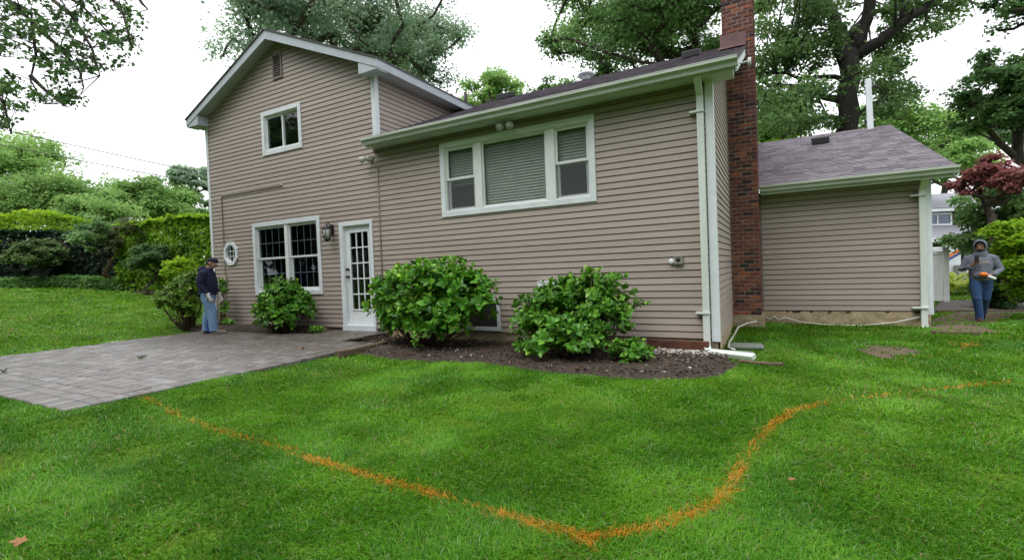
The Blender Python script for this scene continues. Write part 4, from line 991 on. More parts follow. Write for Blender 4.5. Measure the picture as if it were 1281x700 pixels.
def crown_pts(c, r, n, rg, shell=2.4, low=-.75):
    P = []
    while len(P) < n:
        d = rand_dir(1, rg)[0]; 
        if d[2] < low: continue
        s = rg.random()**(1/shell); q_ = np.array(c)+d*np.array(r)*s*(.78+.4*fbm(np.array(d[0]*2+c[0]), np.array(d[2]*2+d[1]*1.7), 2)*1.0)
        P.append(q_)
    return np.array(P)
def tree(name, label, base, c, r, n_cl, per, lsize, cl_r, cols, seed, trunk_r=.25, group=None, cat='tree', bark='bark', fork=.35, shape=QUAD, lm='leaf', low=-.75, flat=.65, shell=2.4):
    rg = np.random.default_rng(seed); base = np.array(base, float)
    t = empty(name, base, label, cat, group)
    cen = crown_pts(np.array(c)-base, r, n_cl, rg, low=low, shell=shell)
    skeleton(np.zeros(3), cen, trunk_r, rg, fork).build('trunk', bark, t)
    pos, nrm, sz, col = clump_leaves(cen, cl_r*(.6+.8*rg.random(n_cl)), per, lsize, cols, rg, flat)
    link('crown', leaf_mesh('crown', pos, nrm, sz, col, rg, shape), lm, t)
    return t
def tree_px(name, label, px, py, rx, ry, D, n_cl, per, lpx, cols, seed, clpx=None, dz=1.0, **kw):
    """crown centred where the photo shows it, at depth D; rooted on the ground below"""
    c = at(px, py, D); s = D/FPX
    return tree(name, label, (c[0], c[1], H(c[0], c[1])-.05), c, (rx*s, rx*s*dz, ry*s), n_cl, per, lpx*s, (clpx or min(rx, ry)*.32)*s, cols, seed, **kw)
G_MID = [(0.073, 0.158, 0.059), (0.118, 0.235, 0.082), (0.184, 0.334, 0.116), (0.247, 0.424, 0.162)]
G_DARK = [(0.029, 0.081, 0.025), (0.051, 0.125, 0.036), (0.081, 0.178, 0.051), (0.116, 0.24, 0.071)]
G_LITE = [(0.113, 0.213, 0.06), (0.169, 0.319, 0.085), (0.248, 0.426, 0.119), (0.323, 0.514, 0.171)]
G_YEL = [(.11, .24, .012), (.18, .35, .018), (.25, .43, .025), (.32, .5, .04)]
G_BLUE = [(0.112, 0.195, 0.126), (0.176, 0.279, 0.181), (0.258, 0.375, 0.235), (0.323, 0.473, 0.288)]  # far-tree greens paled and greyed, haze put into the leaf colour
G_IVY = [(.008, .022, .012), (.014, .036, .018), (.024, .055, .026), (.04, .08, .035)]
RED = [(.15, .05, .055), (.23, .08, .08), (.3, .13, .11), (.2, .17, .09)]
BG = 'trees rising behind the house'
tree_px('broadleaf_tree', 'tall green broadleaf tree rising behind the gable peak', 425, 35, 165, 100, 26, 150, 430, 4.0, G_BLUE, 11, clpx=27, flat=.8, trunk_r=.42, group=BG)
tree_px('broadleaf_tree', 'pale yellow green young tree beyond the low roof', 620, 135, 42, 44, 38, 55, 230, 3.6, G_LITE, 12, clpx=12, flat=.9, trunk_r=.2, group=BG)
tree_px('broadleaf_tree', 'dense dark green tree behind the low roof beside chimney', 815, 35, 125, 95, 23, 140, 430, 4.2, G_MID, 13, clpx=26, flat=.8, trunk_r=.4, group=BG)
tree_px('broadleaf_tree', 'small green tree crown peeking over the roof beside the dark tree', 690, 118, 30, 18, 30, 18, 80, 4.2, G_MID, 14, clpx=9, trunk_r=.15, group=BG)
tree_px('broadleaf_tree', 'bright light green tree low behind the chimney', 972, 165, 34, 34, 34, 45, 170, 4.8, G_YEL, 15, clpx=11, trunk_r=.2, group=BG)
tree_px('broadleaf_tree', 'light green spreading tree behind the wing roof ridge', 1115, 178, 62, 48, 34, 80, 280, 3.9, G_LITE, 16, clpx=16, flat=.85, trunk_r=.25, group=BG)
tree_px('broadleaf_tree', 'light green tree above the neighbouring house roof', 1185, 200, 48, 46, 44, 60, 200, 5, G_LITE, 17, clpx=12, trunk_r=.25, group=BG)
tree_px('broadleaf_tree', 'grey green distant tree behind the neighbouring house', 1232, 172, 40, 30, 55, 40, 180, 4.6, G_BLUE, 18, clpx=11, trunk_r=.25, group=BG)
tree_px('broadleaf_tree', 'dark glossy maple overhanging the garden path', 1312, 112, 100, 66, 14, 120, 220, 5.4, G_DARK, 19, clpx=18, trunk_r=.16, group=BG, fork=.3)
tree_px('broadleaf_tree', 'dark green branch tips of a tall tree above the maple', 1320, 0, 58, 46, 15, 40, 110, 5.4, G_DARK, 20, clpx=16, trunk_r=.2, group=BG)
tree_px('japanese_maple', 'dusty red leaved Japanese maple beside the path', 1242, 224, 40, 28, 12.6, 60, 85, 4.6, RED, 21, clpx=9, trunk_r=.09)
tree_px('green_shrub', 'large loose green shrub under the red maple', 1262, 285, 62, 62, 13.5, 95, 190, 5.6, G_MID, 22, clpx=15, trunk_r=.09, cat='shrub', fork=.2, low=-.95)
tree_px('green_shrub', 'bright green leafy shrub at the path edge', 1290, 318, 40, 52, 10.5, 60, 150, 6, G_YEL[:3]+[(.12, .26, .03)], 23, clpx=13, trunk_r=.05, cat='shrub', fork=.2, low=-.95)
tree_px('green_shrub', 'low dark green shrub behind the walking man', 1262, 362, 34, 30, 12.5, 40, 100, 5, G_DARK, 24, clpx=11, trunk_r=.05, cat='shrub', fork=.2, low=-.95)
# left background
tree_px('broadleaf_tree', 'broad light green tree beyond the ivy wall', -45, 215, 120, 60, 38, 130, 330, 3.8, G_LITE, 31, clpx=22, flat=.9, trunk_r=.35, group='trees beyond the hedge')
tree_px('broadleaf_tree', 'mid green rounded tree beyond the ivy wall', 55, 258, 62, 34, 32, 80, 300, 3.8, G_LITE, 32, clpx=17, flat=.9, trunk_r=.22, group='trees beyond the hedge')
tree_px('broadleaf_tree', 'grey green soft tree beyond the twiggy shrubs', 190, 262, 62, 34, 40, 90, 300, 3.8, G_LITE, 33, clpx=16, flat=.9, trunk_r=.25, group='trees beyond the hedge')
tree_px('pine_tree', 'sparse grey green pine rising left of the house corner', 240, 240, 42, 38, 44, 45, 130, 4.4, G_BLUE, 34, clpx=9, trunk_r=.22, group='trees beyond the hedge', flat=.35)
tree_px('broadleaf_tree', 'pale feathery tree above the twiggy shrubs', 118, 272, 40, 30, 28, 50, 240, 3.6, G_LITE, 35, clpx=13, flat=.9, trunk_r=.16, group='trees beyond the hedge')
tree_px('broadleaf_tree', 'deep green tree filling the gap beyond the ivy wall', -90, 275, 90, 48, 30, 80, 260, 4.2, G_MID, 36, clpx=18, flat=.9, trunk_r=.25, group='trees beyond the hedge')

def hedge(name, label, pts, zlo, zhi, thick, n, lsize, cols, seed, bump=.35, cat='hedge', group=None, up=.35, kind=None):
    """leafy mass along a ground polyline, uneven top, leaves through its outer skin"""
    rg = np.random.default_rng(seed); P = np.array(pts, float); L = np.r_[0, np.cumsum(np.linalg.norm(np.diff(P, axis=0), axis=1))]
    s = rg.random(n)*L[-1]; x = np.interp(s, L, P[:, 0]); y = np.interp(s, L, P[:, 1])
    z0 = np.interp(s, L, zlo); z1 = np.interp(s, L, zhi)*1.0
    top = z1+bump*(fbm(s*1.1+seed, s*0+1.3, 3)-.5)*2+bump*.5*(fbm(s*4+seed, s*0+4.3, 2)-.5)*2
    u = rg.random(n)**.8; ang = rg.random(n); fr = (rg.random(n) < .72)
    zz = np.where(fr, z0+(top-z0)*u, top-.04*rg.random(n))
    bulge = .2*bump*(fbm(s*2.3+seed*3, zz*2.3, 2)-.5)*3
    d = P[-1]-P[0]; d /= np.linalg.norm(d); nr = np.array([d[1], -d[0]])
    if nr @ (CAM[:2]-P.mean(0)) < 0: nr = -nr
    off = np.where(fr, thick/2*np.sqrt(np.clip(1-(u*.75)**3, .1, 1))+bulge-thick*rg.random(n)**3, (rg.random(n)-.5)*thick)
    c0 = np.array([P[0, 0], P[0, 1], zlo[0]])
    pos = np.stack([x+nr[0]*off, y+nr[1]*off, zz], 1)
    nrm = np.where(fr[:, None], np.r_[nr, up][None], np.array([[0, 0, 1.]]))+rg.normal(size=(n, 3))*.5
    tint = np.clip(.5+(fbm(s*1.6+seed, zz*1.6, 2)-.5)*1.4+rg.normal(0, .18, n), 0, 1)
    t = empty(name, c0, label, cat, group)
    link('foliage', leaf_mesh('foliage', pos-c0, nrm, lsize*(.6+.7*rg.random(n)), mixcol(cols, tint), rg), 'leaf', t)
    m_ = MB()
    for k in range(max(3, int(L[-1]/.7))):
        s0 = rg.random()*L[-1]; b_ = np.array([np.interp(s0, L, P[:, 0]), np.interp(s0, L, P[:, 1]), np.interp(s0, L, zlo)-.1])-c0
        h_ = np.interp(s0, L, zhi)-np.interp(s0, L, zlo); m_.tube([b_, b_+[rg.normal(0, .15), rg.normal(0, .15), h_*.5], b_+[rg.normal(0, .3), rg.normal(0, .3), h_*.92]], [.035, .025, .008], 5)
    tag(m_.build('stems', 'twig', t), kind='stuff')
    core = []
    for q_, a, b_ in zip(P, zlo, zhi): core.append((q_, a, b_))
    return t
def lpt(px, D): return tuple(at(px, 340, D)[:2])
gz = lambda p: H(*p)
def hz(p, py, D_px): return None
iv = [lpt(-230, 20.6), lpt(-60, 21.4), lpt(60, 21.8), lpt(175, 21.2)]
m_ = MB()
ivwall = tag(empty('garden_wall', (iv[0][0], iv[0][1], gz(iv[0])), 'long dark garden wall smothered in ivy behind the lawn', 'wall'))
def z_at(px, py, D): return float(at(px, py, D)[2])
for a, b_ in zip(iv[:-1], iv[1:]):
    d = np.array(b_)-np.array(a); n_ = np.array([-d[1], d[0]])/np.linalg.norm(d)*.15; o0 = np.array([iv[0][0], iv[0][1]])
    z1 = 2.55; q4 = [np.array(a)-n_, np.array(b_)-n_, np.array(b_)+n_, np.array(a)+n_]
    MB().prism([(*(q_-o0), -.2) for q_ in q4], (0, 0, 2.0)).build('wall_section', 'bark_dark', ivwall)
hedge('ivy', 'dark ivy covering the long garden wall', iv, [gz(p) for p in iv], [z_at(-230, 296, 20.6), z_at(-60, 290, 21.4), z_at(60, 290, 21.8), z_at(175, 292, 21.2)], .6, 16000, .16, G_IVY, 41, bump=.12, cat='ivy')
hv = [lpt(-240, 22.6), lpt(-60, 23.2), lpt(40, 23.4), lpt(110, 23.2)]
hedge('hedge', 'bright yellow green hedge showing above the ivy wall', hv, [gz(p)+.8 for p in hv], [z_at(-240, 280, 22.6), z_at(-60, 272, 23.2), z_at(40, 268, 23.4), z_at(110, 274, 23.2)], 1.2, 10000, .17, G_YEL, 42, bump=.3)
hv = [lpt(165, 20.5), lpt(215, 20.2), lpt(300, 19.5)]
hedge('hedge', 'tall yellow green hedge beside the house corner', hv, [gz(p) for p in hv], [z_at(165, 283, 20.5), z_at(215, 277, 20.2), z_at(300, 270, 19.5)], 1.3, 15000, .17, [(.07, .17, .014), (.13, .28, .02), (.2, .38, .025), (.28, .46, .04)], 43, bump=.28)
gv = [lpt(-220, 18.9), lpt(-100, 19.9), lpt(0, 20.7), lpt(90, 20.9), lpt(160, 20.3)]
hedge('ground_cover', 'low band of pachysandra edging the lawn under the ivy wall', gv, [gz(p) for p in gv], [gz(p)+.42 for p in gv], 1.1, 9000, .13, [(.05, .13, .035), (.09, .21, .05), (.14, .29, .07), (.2, .36, .11)], 44, bump=.1, cat='plants')
tree_px('clipped_shrub', 'rounded dull green shrub in front of the ivy wall', 48, 318, 28, 16, 20.6, 45, 170, 4, [(.06, .11, .045), (.1, .17, .06), (.14, .23, .075), (.18, .28, .09)], 45, clpx=7.5, trunk_r=.07, cat='shrub', fork=.25)
tree_px('twiggy_shrub', 'tall loose twiggy shrub between ivy wall and hedge', 128, 296, 30, 36, 20.2, 45, 100, 3.8, G_MID, 46, clpx=9, trunk_r=.08, cat='shrub', bark='twig', fork=.15, low=-.6)
tree_px('twiggy_shrub', 'arching bare stemmed shrub beside the tall hedge', 160, 298, 26, 34, 19.8, 30, 50, 3.6, [(.06, .08, .035), (.09, .11, .05), (.12, .15, .06)], 47, clpx=8, trunk_r=.07, cat='shrub', bark='twig', fork=.15, low=-.6)
tree_px('blue_green_shrub', 'soft blue green shrub above the bare soil bank', 187, 322, 26, 17, 18.8, 34, 150, 3.8, [(.05, .11, .04), (.09, .18, .06), (.13, .23, .09)], 48, clpx=7.5, trunk_r=.05, cat='shrub', fork=.2, low=-.9)
tree_px('leafy_shrub', 'small bright green shrub beside the lawn corner', 220, 336, 18, 12, 16.8, 26, 130, 4, G_YEL, 49, clpx=6.5, trunk_r=.04, cat='shrub', fork=.2, low=-.9)

# ---------------------------------------------------------------- oak with bold limbs (skeleton laid out along its visible limbs)
def oak():
    D = 19.5; rg = np.random.default_rng(55)
    def W(px, py, dd=0): return at(px, py, D+dd)
    b0 = W(1060, 330); base = np.array([b0[0], b0[1], H(b0[0], b0[1])])
    t = empty('oak_tree', base, 'big oak with bold dark forked trunk behind the wing', 'tree')
    limbs = [([(1060, 360, 0, 15), (1060, 240, 0, 13), (1059, 165, 0, 11.5), (1059, 120, 0, 11), (1062, 78, 0, 11), (1066, 62, 0, 9)], 'm'),
             ([(1060, 78, 0, 10), (1054, 45, .3, 8), (1044, 22, .5, 7), (1032, 6, .7, 6), (1012, -10, 1, 5.5), (985, -40, 1.4, 4)], 'l'),
             ([(1066, 66, 0, 8.5), (1078, 40, -.3, 7), (1087, 14, -.4, 6.5), (1092, -20, -.6, 6), (1100, -70, -.8, 4)], 'c'),
             ([(1066, 72, 0, 8.5), (1092, 56, -.5, 6.8), (1120, 35, -1, 5.8), (1140, 20, -1.3, 5), (1160, 11, -1.5, 4.2), (1170, -5, -1.8, 3.6), (1180, -40, -2, 2.5)], 'r'),
             ([(1130, 27, -1.1, 4), (1131, 5, -1.2, 3.2), (1128, -25, -1.3, 2.6)], 'r2'), ([(1084, 28, -.3, 3.6), (1098, 14, -.2, 3), (1118, 11, 0, 2.6), (1122, -8, .2, 2)], 'r3'),
             ([(1046, 24, .5, 5), (1036, 2, 1, 4), (1040, -30, 1.3, 3)], 'l2'), ([(1062, 50, .2, 5), (1080, 26, .6, 4.2), (1090, 0, .9, 3.4)], 'c2'),
             ([(1055, 128, 0, 5), (1034, 122, .6, 4.2), (1010, 113, 1, 3.6), (985, 108, 1.4, 3), (962, 108, 1.8, 2.4), (940, 95, 2.2, 1.8)], 'w'),
             ([(1056, 100, 0, 3.2), (1030, 96, .4, 2.6), (1000, 98, .7, 2.0), (970, 92, 1, 1.4)], 'w2'),
             ([(1056, 150, 0, 3.4), (1020, 150, .8, 2.8), (985, 136, 1.2, 2.2), (950, 134, 1.6, 1.6)], 'w3'),
             ([(1066, 150, 0, 2.6), (1088, 132, -.4, 2), (1108, 118, -.8, 1.4)], 'e')]
    m_ = MB(); s = D/FPX; tips = []
    for L, nm in limbs:
        pts = [W(a, b_, d)-base for a, b_, d, r in L]; rr = [r*s for a, b_, d, r in L]
        if nm == 'm': pts[0] = np.zeros(3)
        PP, RR = [pts[0]], [rr[0]]
        for i in range(1, len(pts)):
            for u in (.5, 1): PP.append(pts[i-1]*(1-u)+pts[i]*u+(rg.normal(0, .06, 3) if u == .5 else 0)); RR.append(rr[i-1]*(1-u)+rr[i]*u)
        m_.tube(PP, RR, 10); tips += PP[3:] if nm != 'm' else []
    # foliage clumps around limb ends, with side twigs reaching them
    spots = []
    def fill(px, py, rx, ry, k, dsp=2.0):
        for _ in range(k):
            a = rg.random()*2*math.pi; q_ = math.sqrt(rg.random()); spots.append(W(px+rx*q_*math.cos(a), py+ry*q_*math.sin(a), rg.normal(0, dsp))-base)
    fill(990, 110, 55, 55, 44); fill(980, 40, 40, 45, 22); fill(1000, 150, 50, 25, 22); fill(1105, 105, 32, 40, 20); fill(1040, 45, 30, 40, 9)
    fill(1150, 18, 45, 22, 13, 1.2); fill(1100, -30, 110, 45, 50); fill(1020, -25, 70, 40, 30); fill(1190, 0, 26, 14, 5, .8); fill(1118, 60, 26, 22, 6, .8); fill(1125, 122, 16, 14, 5, .6)
    cen = np.array(spots); T = np.array(tips)
    tw = MB()
    for c in cen:
        j = np.linalg.norm(T-c, axis=1).argmin(); a = T[j]; mm = (a+c)/2+rg.normal(0, .12, 3)
        m_.tube([a, mm, c], [.045, .03, .012], 5)
    m_.build('trunk', 'bark_dark', t)
    pos, nrm, sz, col = clump_leaves(cen, (.45+.5*rg.random(len(cen))), 150, .155, [(.05, .105, .036), (.075, .155, .05), (.11, .21, .065), (.15, .26, .085)], rg, .6)
    link('crown', leaf_mesh('crown', pos, nrm, sz, col, rg), 'leaf', t)
    # bare twig hanging at the far right of the crown
    b2 = MB(); a = W(1212, -12, -2)-base
    for q_ in ((1222, 22), (1238, 8), (1229, 14)): b2.tube([a, W(1215, 2, -2)-base, W(*q_, -2)-base], [.03, .02, .006], 5)
    b2.tube([T[np.linalg.norm(T-a, axis=1).argmin()], a+np.array([0, 0, .3]), a], [.06, .05, .03], 5)
    b2.build('bare_twig', 'bark', t)
oak()

# ---------------------------------------------------------------- overhanging branches, upper left (trunk stands outside the frame)
def overhang():
    D = 8.6; rg = np.random.default_rng(66); W = lambda px, py, dd=0: at(px, py, D+dd)
    b0 = W(-260, 350, .5); base = np.array([b0[0], b0[1], H(b0[0], b0[1])])
    t = empty('shade_tree', base, 'shade tree whose dark leafy branches hang down against the sky', 'tree')
    m_ = MB()
    m_.tube([np.zeros(3), W(-262, 200, .5)-base, W(-255, 60, .5)-base, W(-235, -60, .5)-base, W(-225, -220, .5)-base, W(-215, -380, .5)-base], [.3, .24, .21, .18, .15, .1], 10)
    limbs = [[(-240, -40), (-160, -75), (-60, -60), (30, -30), (100, 5), (135, 40)], [(-160, -75), (-60, -110), (60, -85), (150, -40), (178, 5), (185, 12)], [(-60, -60), (0, -10), (40, 28), (45, 70), (38, 100), (55, 130)],
             [(-235, -10), (-150, -10), (-80, 40), (-30, 85), (5, 130), (14, 168)], [(30, -30), (90, 20), (115, 60), (125, 95)], [(60, -85), (120, -30), (155, 20), (165, 62)], [(40, 28), (75, 60), (100, 90), (105, 110)], [(38, 95), (62, 118), (90, 132)],
             [(0, -10), (-10, 40), (0, 70)], [(-30, 85), (-10, 118), (0, 125)]]
    T = []
    for i, L in enumerate(limbs):
        dd = rg.normal(0, .5); pts = [W(a, b_, .5*(1-min(1, k/2))+dd*min(1, k/2))-base for k, (a, b_) in enumerate(L)]
        k = len(pts); m_.tube(pts, [(.07 if i in (0, 1, 3) else .035)*(1-j/(k-.6))+.006 for j in range(k)], 6)
        for a, b_ in zip(pts[1:-1], pts[2:]):
            for u in (0, .33, .66, 1): T.append(a*(1-u)+b_*u)
    T = np.array(T)
    spots = []
    def fill(px, py, rx, ry, k):
        for _ in range(k):
            a = rg.random()*2*math.pi; q_ = math.sqrt(rg.random()); spots.append(W(px+rx*q_*math.cos(a), py+ry*q_*math.sin(a), rg.normal(0, .6))-base)
    fill(60, 10, 100, 38, 80); fill(45, 60, 62, 45, 46); fill(95, 85, 40, 28, 24); fill(150, 40, 26, 30, 22); fill(65, 122, 34, 13, 20); fill(5, 130, 18, 30, 24); fill(130, 65, 26, 25, 10)
    fill(-120, -80, 150, 70, 90); fill(90, -45, 95, 30, 60); fill(-230, -260, 180, 120, 90)
    cen = np.array(spots)
    for c in cen:
        j = np.linalg.norm(T-c, axis=1).argmin(); a = T[j]; m_.tube([a, (a+c)/2+rg.normal(0, .04, 3), c], [.009, .006, .003], 4)
    m_.build('trunk', 'bark', t)
    pos, nrm, sz, col = clump_leaves(cen, .09+.09*rg.random(len(cen)), 16, .082, G_DARK, rg, .7, up=.5)
    link('crown', leaf_mesh('crown', pos, nrm, sz, col, rg), 'leaf', t)
overhang()

# ---------------------------------------------------------------- shrubs by the wall: shoots with whorls of broad leaves
_ov = None
def bush(name, label, base, lobes, n_sh, lsize, seed, cols, objs=0, stems=7, per=7, shape=OVATE, sprigs=(), inner=.35, lm='leaf_glossy', rnd_m='leaf_hydrangea', stem_r=.014):
    global _ov
    rg = np.random.default_rng(seed); base = np.array(base, float); t = empty(name, base, label, 'shrub')
    pos, nrm, al, sz, tint, ax_ = [], [], [], [], [], []
    wts = np.array([l[3]*l[4]+l[4]*l[5]+l[3]*l[5] for l in lobes]); wts /= wts.sum()
    for i in range(n_sh):
        l = lobes[rg.choice(len(lobes), p=wts)]; d = rand_dir(1, rg)[0]
        if d[2] < -.55: d[2] = -d[2]
        s = 1-.45*rg.random()**2 if rg.random() > inner else .45+.4*rg.random()
        p = np.array(l[:3])+d*np.array(l[3:6])*s
        if p[2] < base[2]+.06: continue
        ax = d*np.array([1, 1, .7])+np.array([0, 0, .75])+rg.normal(0, .25, 3); ax /= np.linalg.norm(ax)
        u = np.cross(ax, [0.3, .9, .2]); u /= np.linalg.norm(u); v = np.cross(ax, u); ph = rg.random()*6.28
        ts = rg.random()
        for k in range(per):
            th = ph+k*math.pi/2+(k//2)*.5+rg.normal(0, .15); lev = k//2; op = (.45, .85, 1.15, 1.3)[min(lev, 3)]+rg.normal(0, .12)
            o_ = u*math.cos(th)+v*math.sin(th)
            dirv = ax*math.cos(op)+o_*math.sin(op); nn = ax*math.sin(op)-o_*math.cos(op)+rg.normal(0, .12, 3)
            pos.append(p-ax*lev*lsize*.3); al.append(dirv); nrm.append(nn); sz.append(lsize*(.62, .95, 1.1, 1.0)[min(lev, 3)]*(.8+.4*rg.random())); tint.append(.62*ts+.38*rg.random()+(.15 if lev == 0 else -.05)); ax_.append(s)
    for (p, d, n_) in sprigs:
        p = np.array(p, float); d = np.array(d, float)
        for k in range(n_):
            q_ = p+d*(k+1)/n_; o_ = rand_dir(1, rg)[0]; dirv = d/np.linalg.norm(d)*.7+o_*.8; pos.append(q_); al.append(dirv); nrm.append(np.array([0, 0, 1])+o_*.4); sz.append(lsize*.85); tint.append(rg.random()); ax_.append(1)
    pos, nrm, al, sz, tint = map(np.array, (pos, nrm, al, sz, tint)); pos = pos-base; col = mixcol(cols, tint)
    vd = CAM-base; vd /= np.linalg.norm(vd); nn_ = nrm/np.linalg.norm(nrm, axis=1, keepdims=True)
    score = pos@vd+.35*np.abs(nn_@vd)+.15*pos[:, 2]; order = np.argsort(-score); one = np.zeros(len(pos), bool); one[order[:objs]] = True
    link('foliage', leaf_mesh('foliage', pos[~one], nrm[~one], sz[~one], col[~one], rg, shape, al[~one]), lm, t)['kind'] = 'stuff'
    if objs:
        if _ov is None: _ov = mesh_np('leaf', OVATE[0], OVATE[1])
        a, tt, nn = leaf_frames(nrm[one], rg, al[one])
        for p, x_, y_, z_, s in zip(pos[one], a, tt, nn, sz[one]):
            o = link('leaf', _ov, rnd_m, t); M = Matrix(((x_[0], y_[0], z_[0], 0), (x_[1], y_[1], z_[1], 0), (x_[2], y_[2], z_[2], 0), (0, 0, 0, 1)))
            o.matrix_basis = Matrix.Translation(p)@M@Matrix.Scale(s, 4)
    m_ = MB()
    idx = rg.choice(len(pos), min(len(pos), stems*6), replace=False)
    for k in idx:
        q_ = pos[k]; b_ = np.array([rg.normal(0, .08)+q_[0]*.15, rg.normal(0, .06)+q_[1]*.15, -.05]); mm = b_*.4+q_*.6; mm[2] = q_[2]*.42
        m_.tube([b_, mm, q_], [stem_r, stem_r*.7, stem_r*.35], 5)
    for (p, d, n_) in sprigs:
        p = np.array(p, float)-base; m_.tube([p*np.array([.5, .5, .5]), p, p+np.array(d)], [.012, .009, .004], 5)
    m_.build('stems', 'twig', t)['kind'] = 'stuff'
    return t
HY = [(0.03, 0.116, 0.011), (0.06, 0.194, 0.016), (0.103, 0.287, 0.023), (0.186, 0.412, 0.038), (0.315, 0.528, 0.068)]
HD = [(0.026, 0.093, 0.011), (0.049, 0.155, 0.016), (0.084, 0.233, 0.022), (0.158, 0.358, 0.035), (0.26, 0.466, 0.061)]
gb = H(-4.2, -.8)+.04
bush('hydrangea_shrub', 'large rounded hydrangea shrub beside the white door', (-4.75, -.85, gb), [(-4.7, -.85, .34, 1.1, .62, .64), (-4.15, -.8, .36, .72, .55, .6), (-5.3, -.95, .2, .65, .5, .55), (-3.68, -.72, .2, .5, .45, .55), (-4.7, -1.15, .0, .8, .35, .45), (-4.1, -1.1, .0, .6, .3, .42)], 620, .145, 71, HY, objs=240, stems=9,
     sprigs=[((-4.45, -1.35, -.45), (.1, -.15, .22), 9)])
bush('broadleaf_shrub', 'two lobed glossy green shrub in front of vent hood', (-1.85, -.95, H(-1.85, -.95)+.04), [(-1.62, -.65, .28, .62, .45, .44), (-1.45, -.8, -.02, .45, .45, .44), (-2.35, -.95, .0, .5, .45, .42), (-2.15, -1.3, -.22, .52, .4, .36), (-1.75, -1.2, -.25, .5, .4, .33), (-2.15, -.8, .25, .42, .4, .32)], 680, .108, 72, HD, objs=220, stems=9,
     sprigs=[((-1.15, -.55, .12), (.28, -.02, .09), 16), ((-1.15, -.6, .1), (.18, -.05, .14), 8)])
bush('young_shrub', 'knee high young shrub at the bed end by the gravel', (-.98, -1.15, H(-.98, -1.15)+.04), [(-.95, -1.12, -.44, .25, .22, .2), (-1.1, -1.2, -.42, .2, .18, .16)], 60, .095, 73, HD, objs=70, stems=4)
bush('broadleaf_shrub', 'dense dark green shrub below the large double window', (-8.95, -.5, PAT_Z), [(-8.9, -.5, .22, .62, .42, .55), (-9.3, -.5, .02, .5, .4, .45), (-8.55, -.5, .08, .46, .4, .45), (-8.9, -.75, -.08, .62, .3, .34)], 460, .12, 74, HD, objs=160, stems=8)
bush('vase_shrub', 'upright yellow green shrub behind man in navy hoodie', (-12.25, -.75, H(-12.4, -.8)), [(-12.5, -.8, .45, .62, .45, .42), (-12.2, -.7, .62, .5, .4, .42), (-12.75, -.9, .3, .45, .4, .38), (-12.15, -.8, .05, .42, .35, .42)], 330, .10, 75, [(.05, .13, .012), (.09, .2, .016), (.14, .28, .022), (.2, .36, .035)], objs=0, stems=10, stem_r=.018)
bush('wall_plant', 'sparse leggy plant climbing beside the wall conduit', (-11.55, -.32, PAT_Z), [(-11.6, -.3, .55, .16, .12, .3), (-11.45, -.32, .05, .14, .1, .2), (-11.35, -.35, -.3, .25, .15, .1)], 34, .09, 76, HY, stems=4)
bush('weed_clump', 'weedy grass clump between double window shrub and door', (-7.95, -.45, PAT_Z), [(-7.95, -.42, -.4, .28, .16, .07)], 26, .085, 77, HY, stems=2)

# ================================================================ PEOPLE
def organic(mb, name, m, parent, vox=.012, it=6, fac=.5):
    o = mb.build(name, m, parent)
    r_ = o.modifiers.new('remesh', 'REMESH'); r_.mode = 'VOXEL'; r_.voxel_size = vox; r_.use_smooth_shade = True
    s_ = o.modifiers.new('smooth', 'SMOOTH'); s_.iterations = it; s_.factor = fac
    return o
def hand(mb, wrist, fwd, nrm, thumb_side, curl=.6, s=1.0):
    """palm and five bent fingers; fwd along the hand, nrm out of the back of the hand"""
    f = Vector(fwd).normalized(); n = Vector(nrm); n = (n-f*n.dot(f)).normalized(); sd_ = f.cross(n)*thumb_side; w_ = Vector(wrist)
    mb.tube([w_-f*.03*s, w_+f*.02*s, w_+f*.06*s, w_+f*.095*s], [(.026*s, .022*s), (.033*s, .02*s), (.041*s, .018*s), (.038*s, .015*s)], 10)
    for k, (o_, L) in enumerate(((.030, .072), (.010, .082), (-.010, .076), (-.030, .058))):
        p = w_+f*.09*s+sd_*o_*s; q_ = [p]
        d = f.copy()
        for j in range(3):
            a = curl*(.55, .8, .7)[j]; d = (d*math.cos(a)-n*math.sin(a)*(1 if d.dot(f) > 0 else .6)).normalized(); p = p+d*L*s*(.45, .32, .25)[j]; q_.append(p)
        mb.tube(q_, [.0098*s, .0092*s, .0085*s, .007*s], 7)
    p = w_+f*.025*s+sd_*.028*s; d = (f*.6+sd_*.75-n*.25).normalized(); q1 = p+d*.045*s; d2 = (f*.85+sd_*.15-n*.5).normalized()
    mb.tube([p-d*.01*s, q1, q1+d2*.032*s, q1+d2*.052*s], [.014*s, .0115*s, .0105*s, .008*s], 7)
def head(mb, c, tilt=0.0, turn=0.0):
    """head facing -y about the neck joint c"""
    M = Matrix.Translation(c)@Matrix.Rotation(turn, 4, 'Z')@Matrix.Rotation(tilt, 4, 'X')
    T = lambda x, y, z: M@Vector((x, y, z))
    def bl_(x, y, z, r):
        t_ = MB().ball((0, 0, 0), r, 14, 10); mb.add([T(v[0]+x, v[1]+y, v[2]+z) for v in t_.v], t_.f, True)
    bl_(0, .0, .115, (.075, .093, .10)); bl_(0, -.03, .07, (.062, .068, .085)); bl_(0, -.055, .02, (.036, .035, .03))
    mb.tube([T(0, -.088, .105), T(0, -.107, .075), T(0, -.105, .066)], [.009, .014, .011], 8); bl_(0, -.085, .032, (.024, .012, .008))
    bl_(0, -.082, .118, (.05, .012, .01))
    for s_ in (-1, 1): bl_(s_*.077, .012, .09, (.011, .02, .032)); bl_(s_*.045, -.062, .06, (.02, .02, .022))
    return T
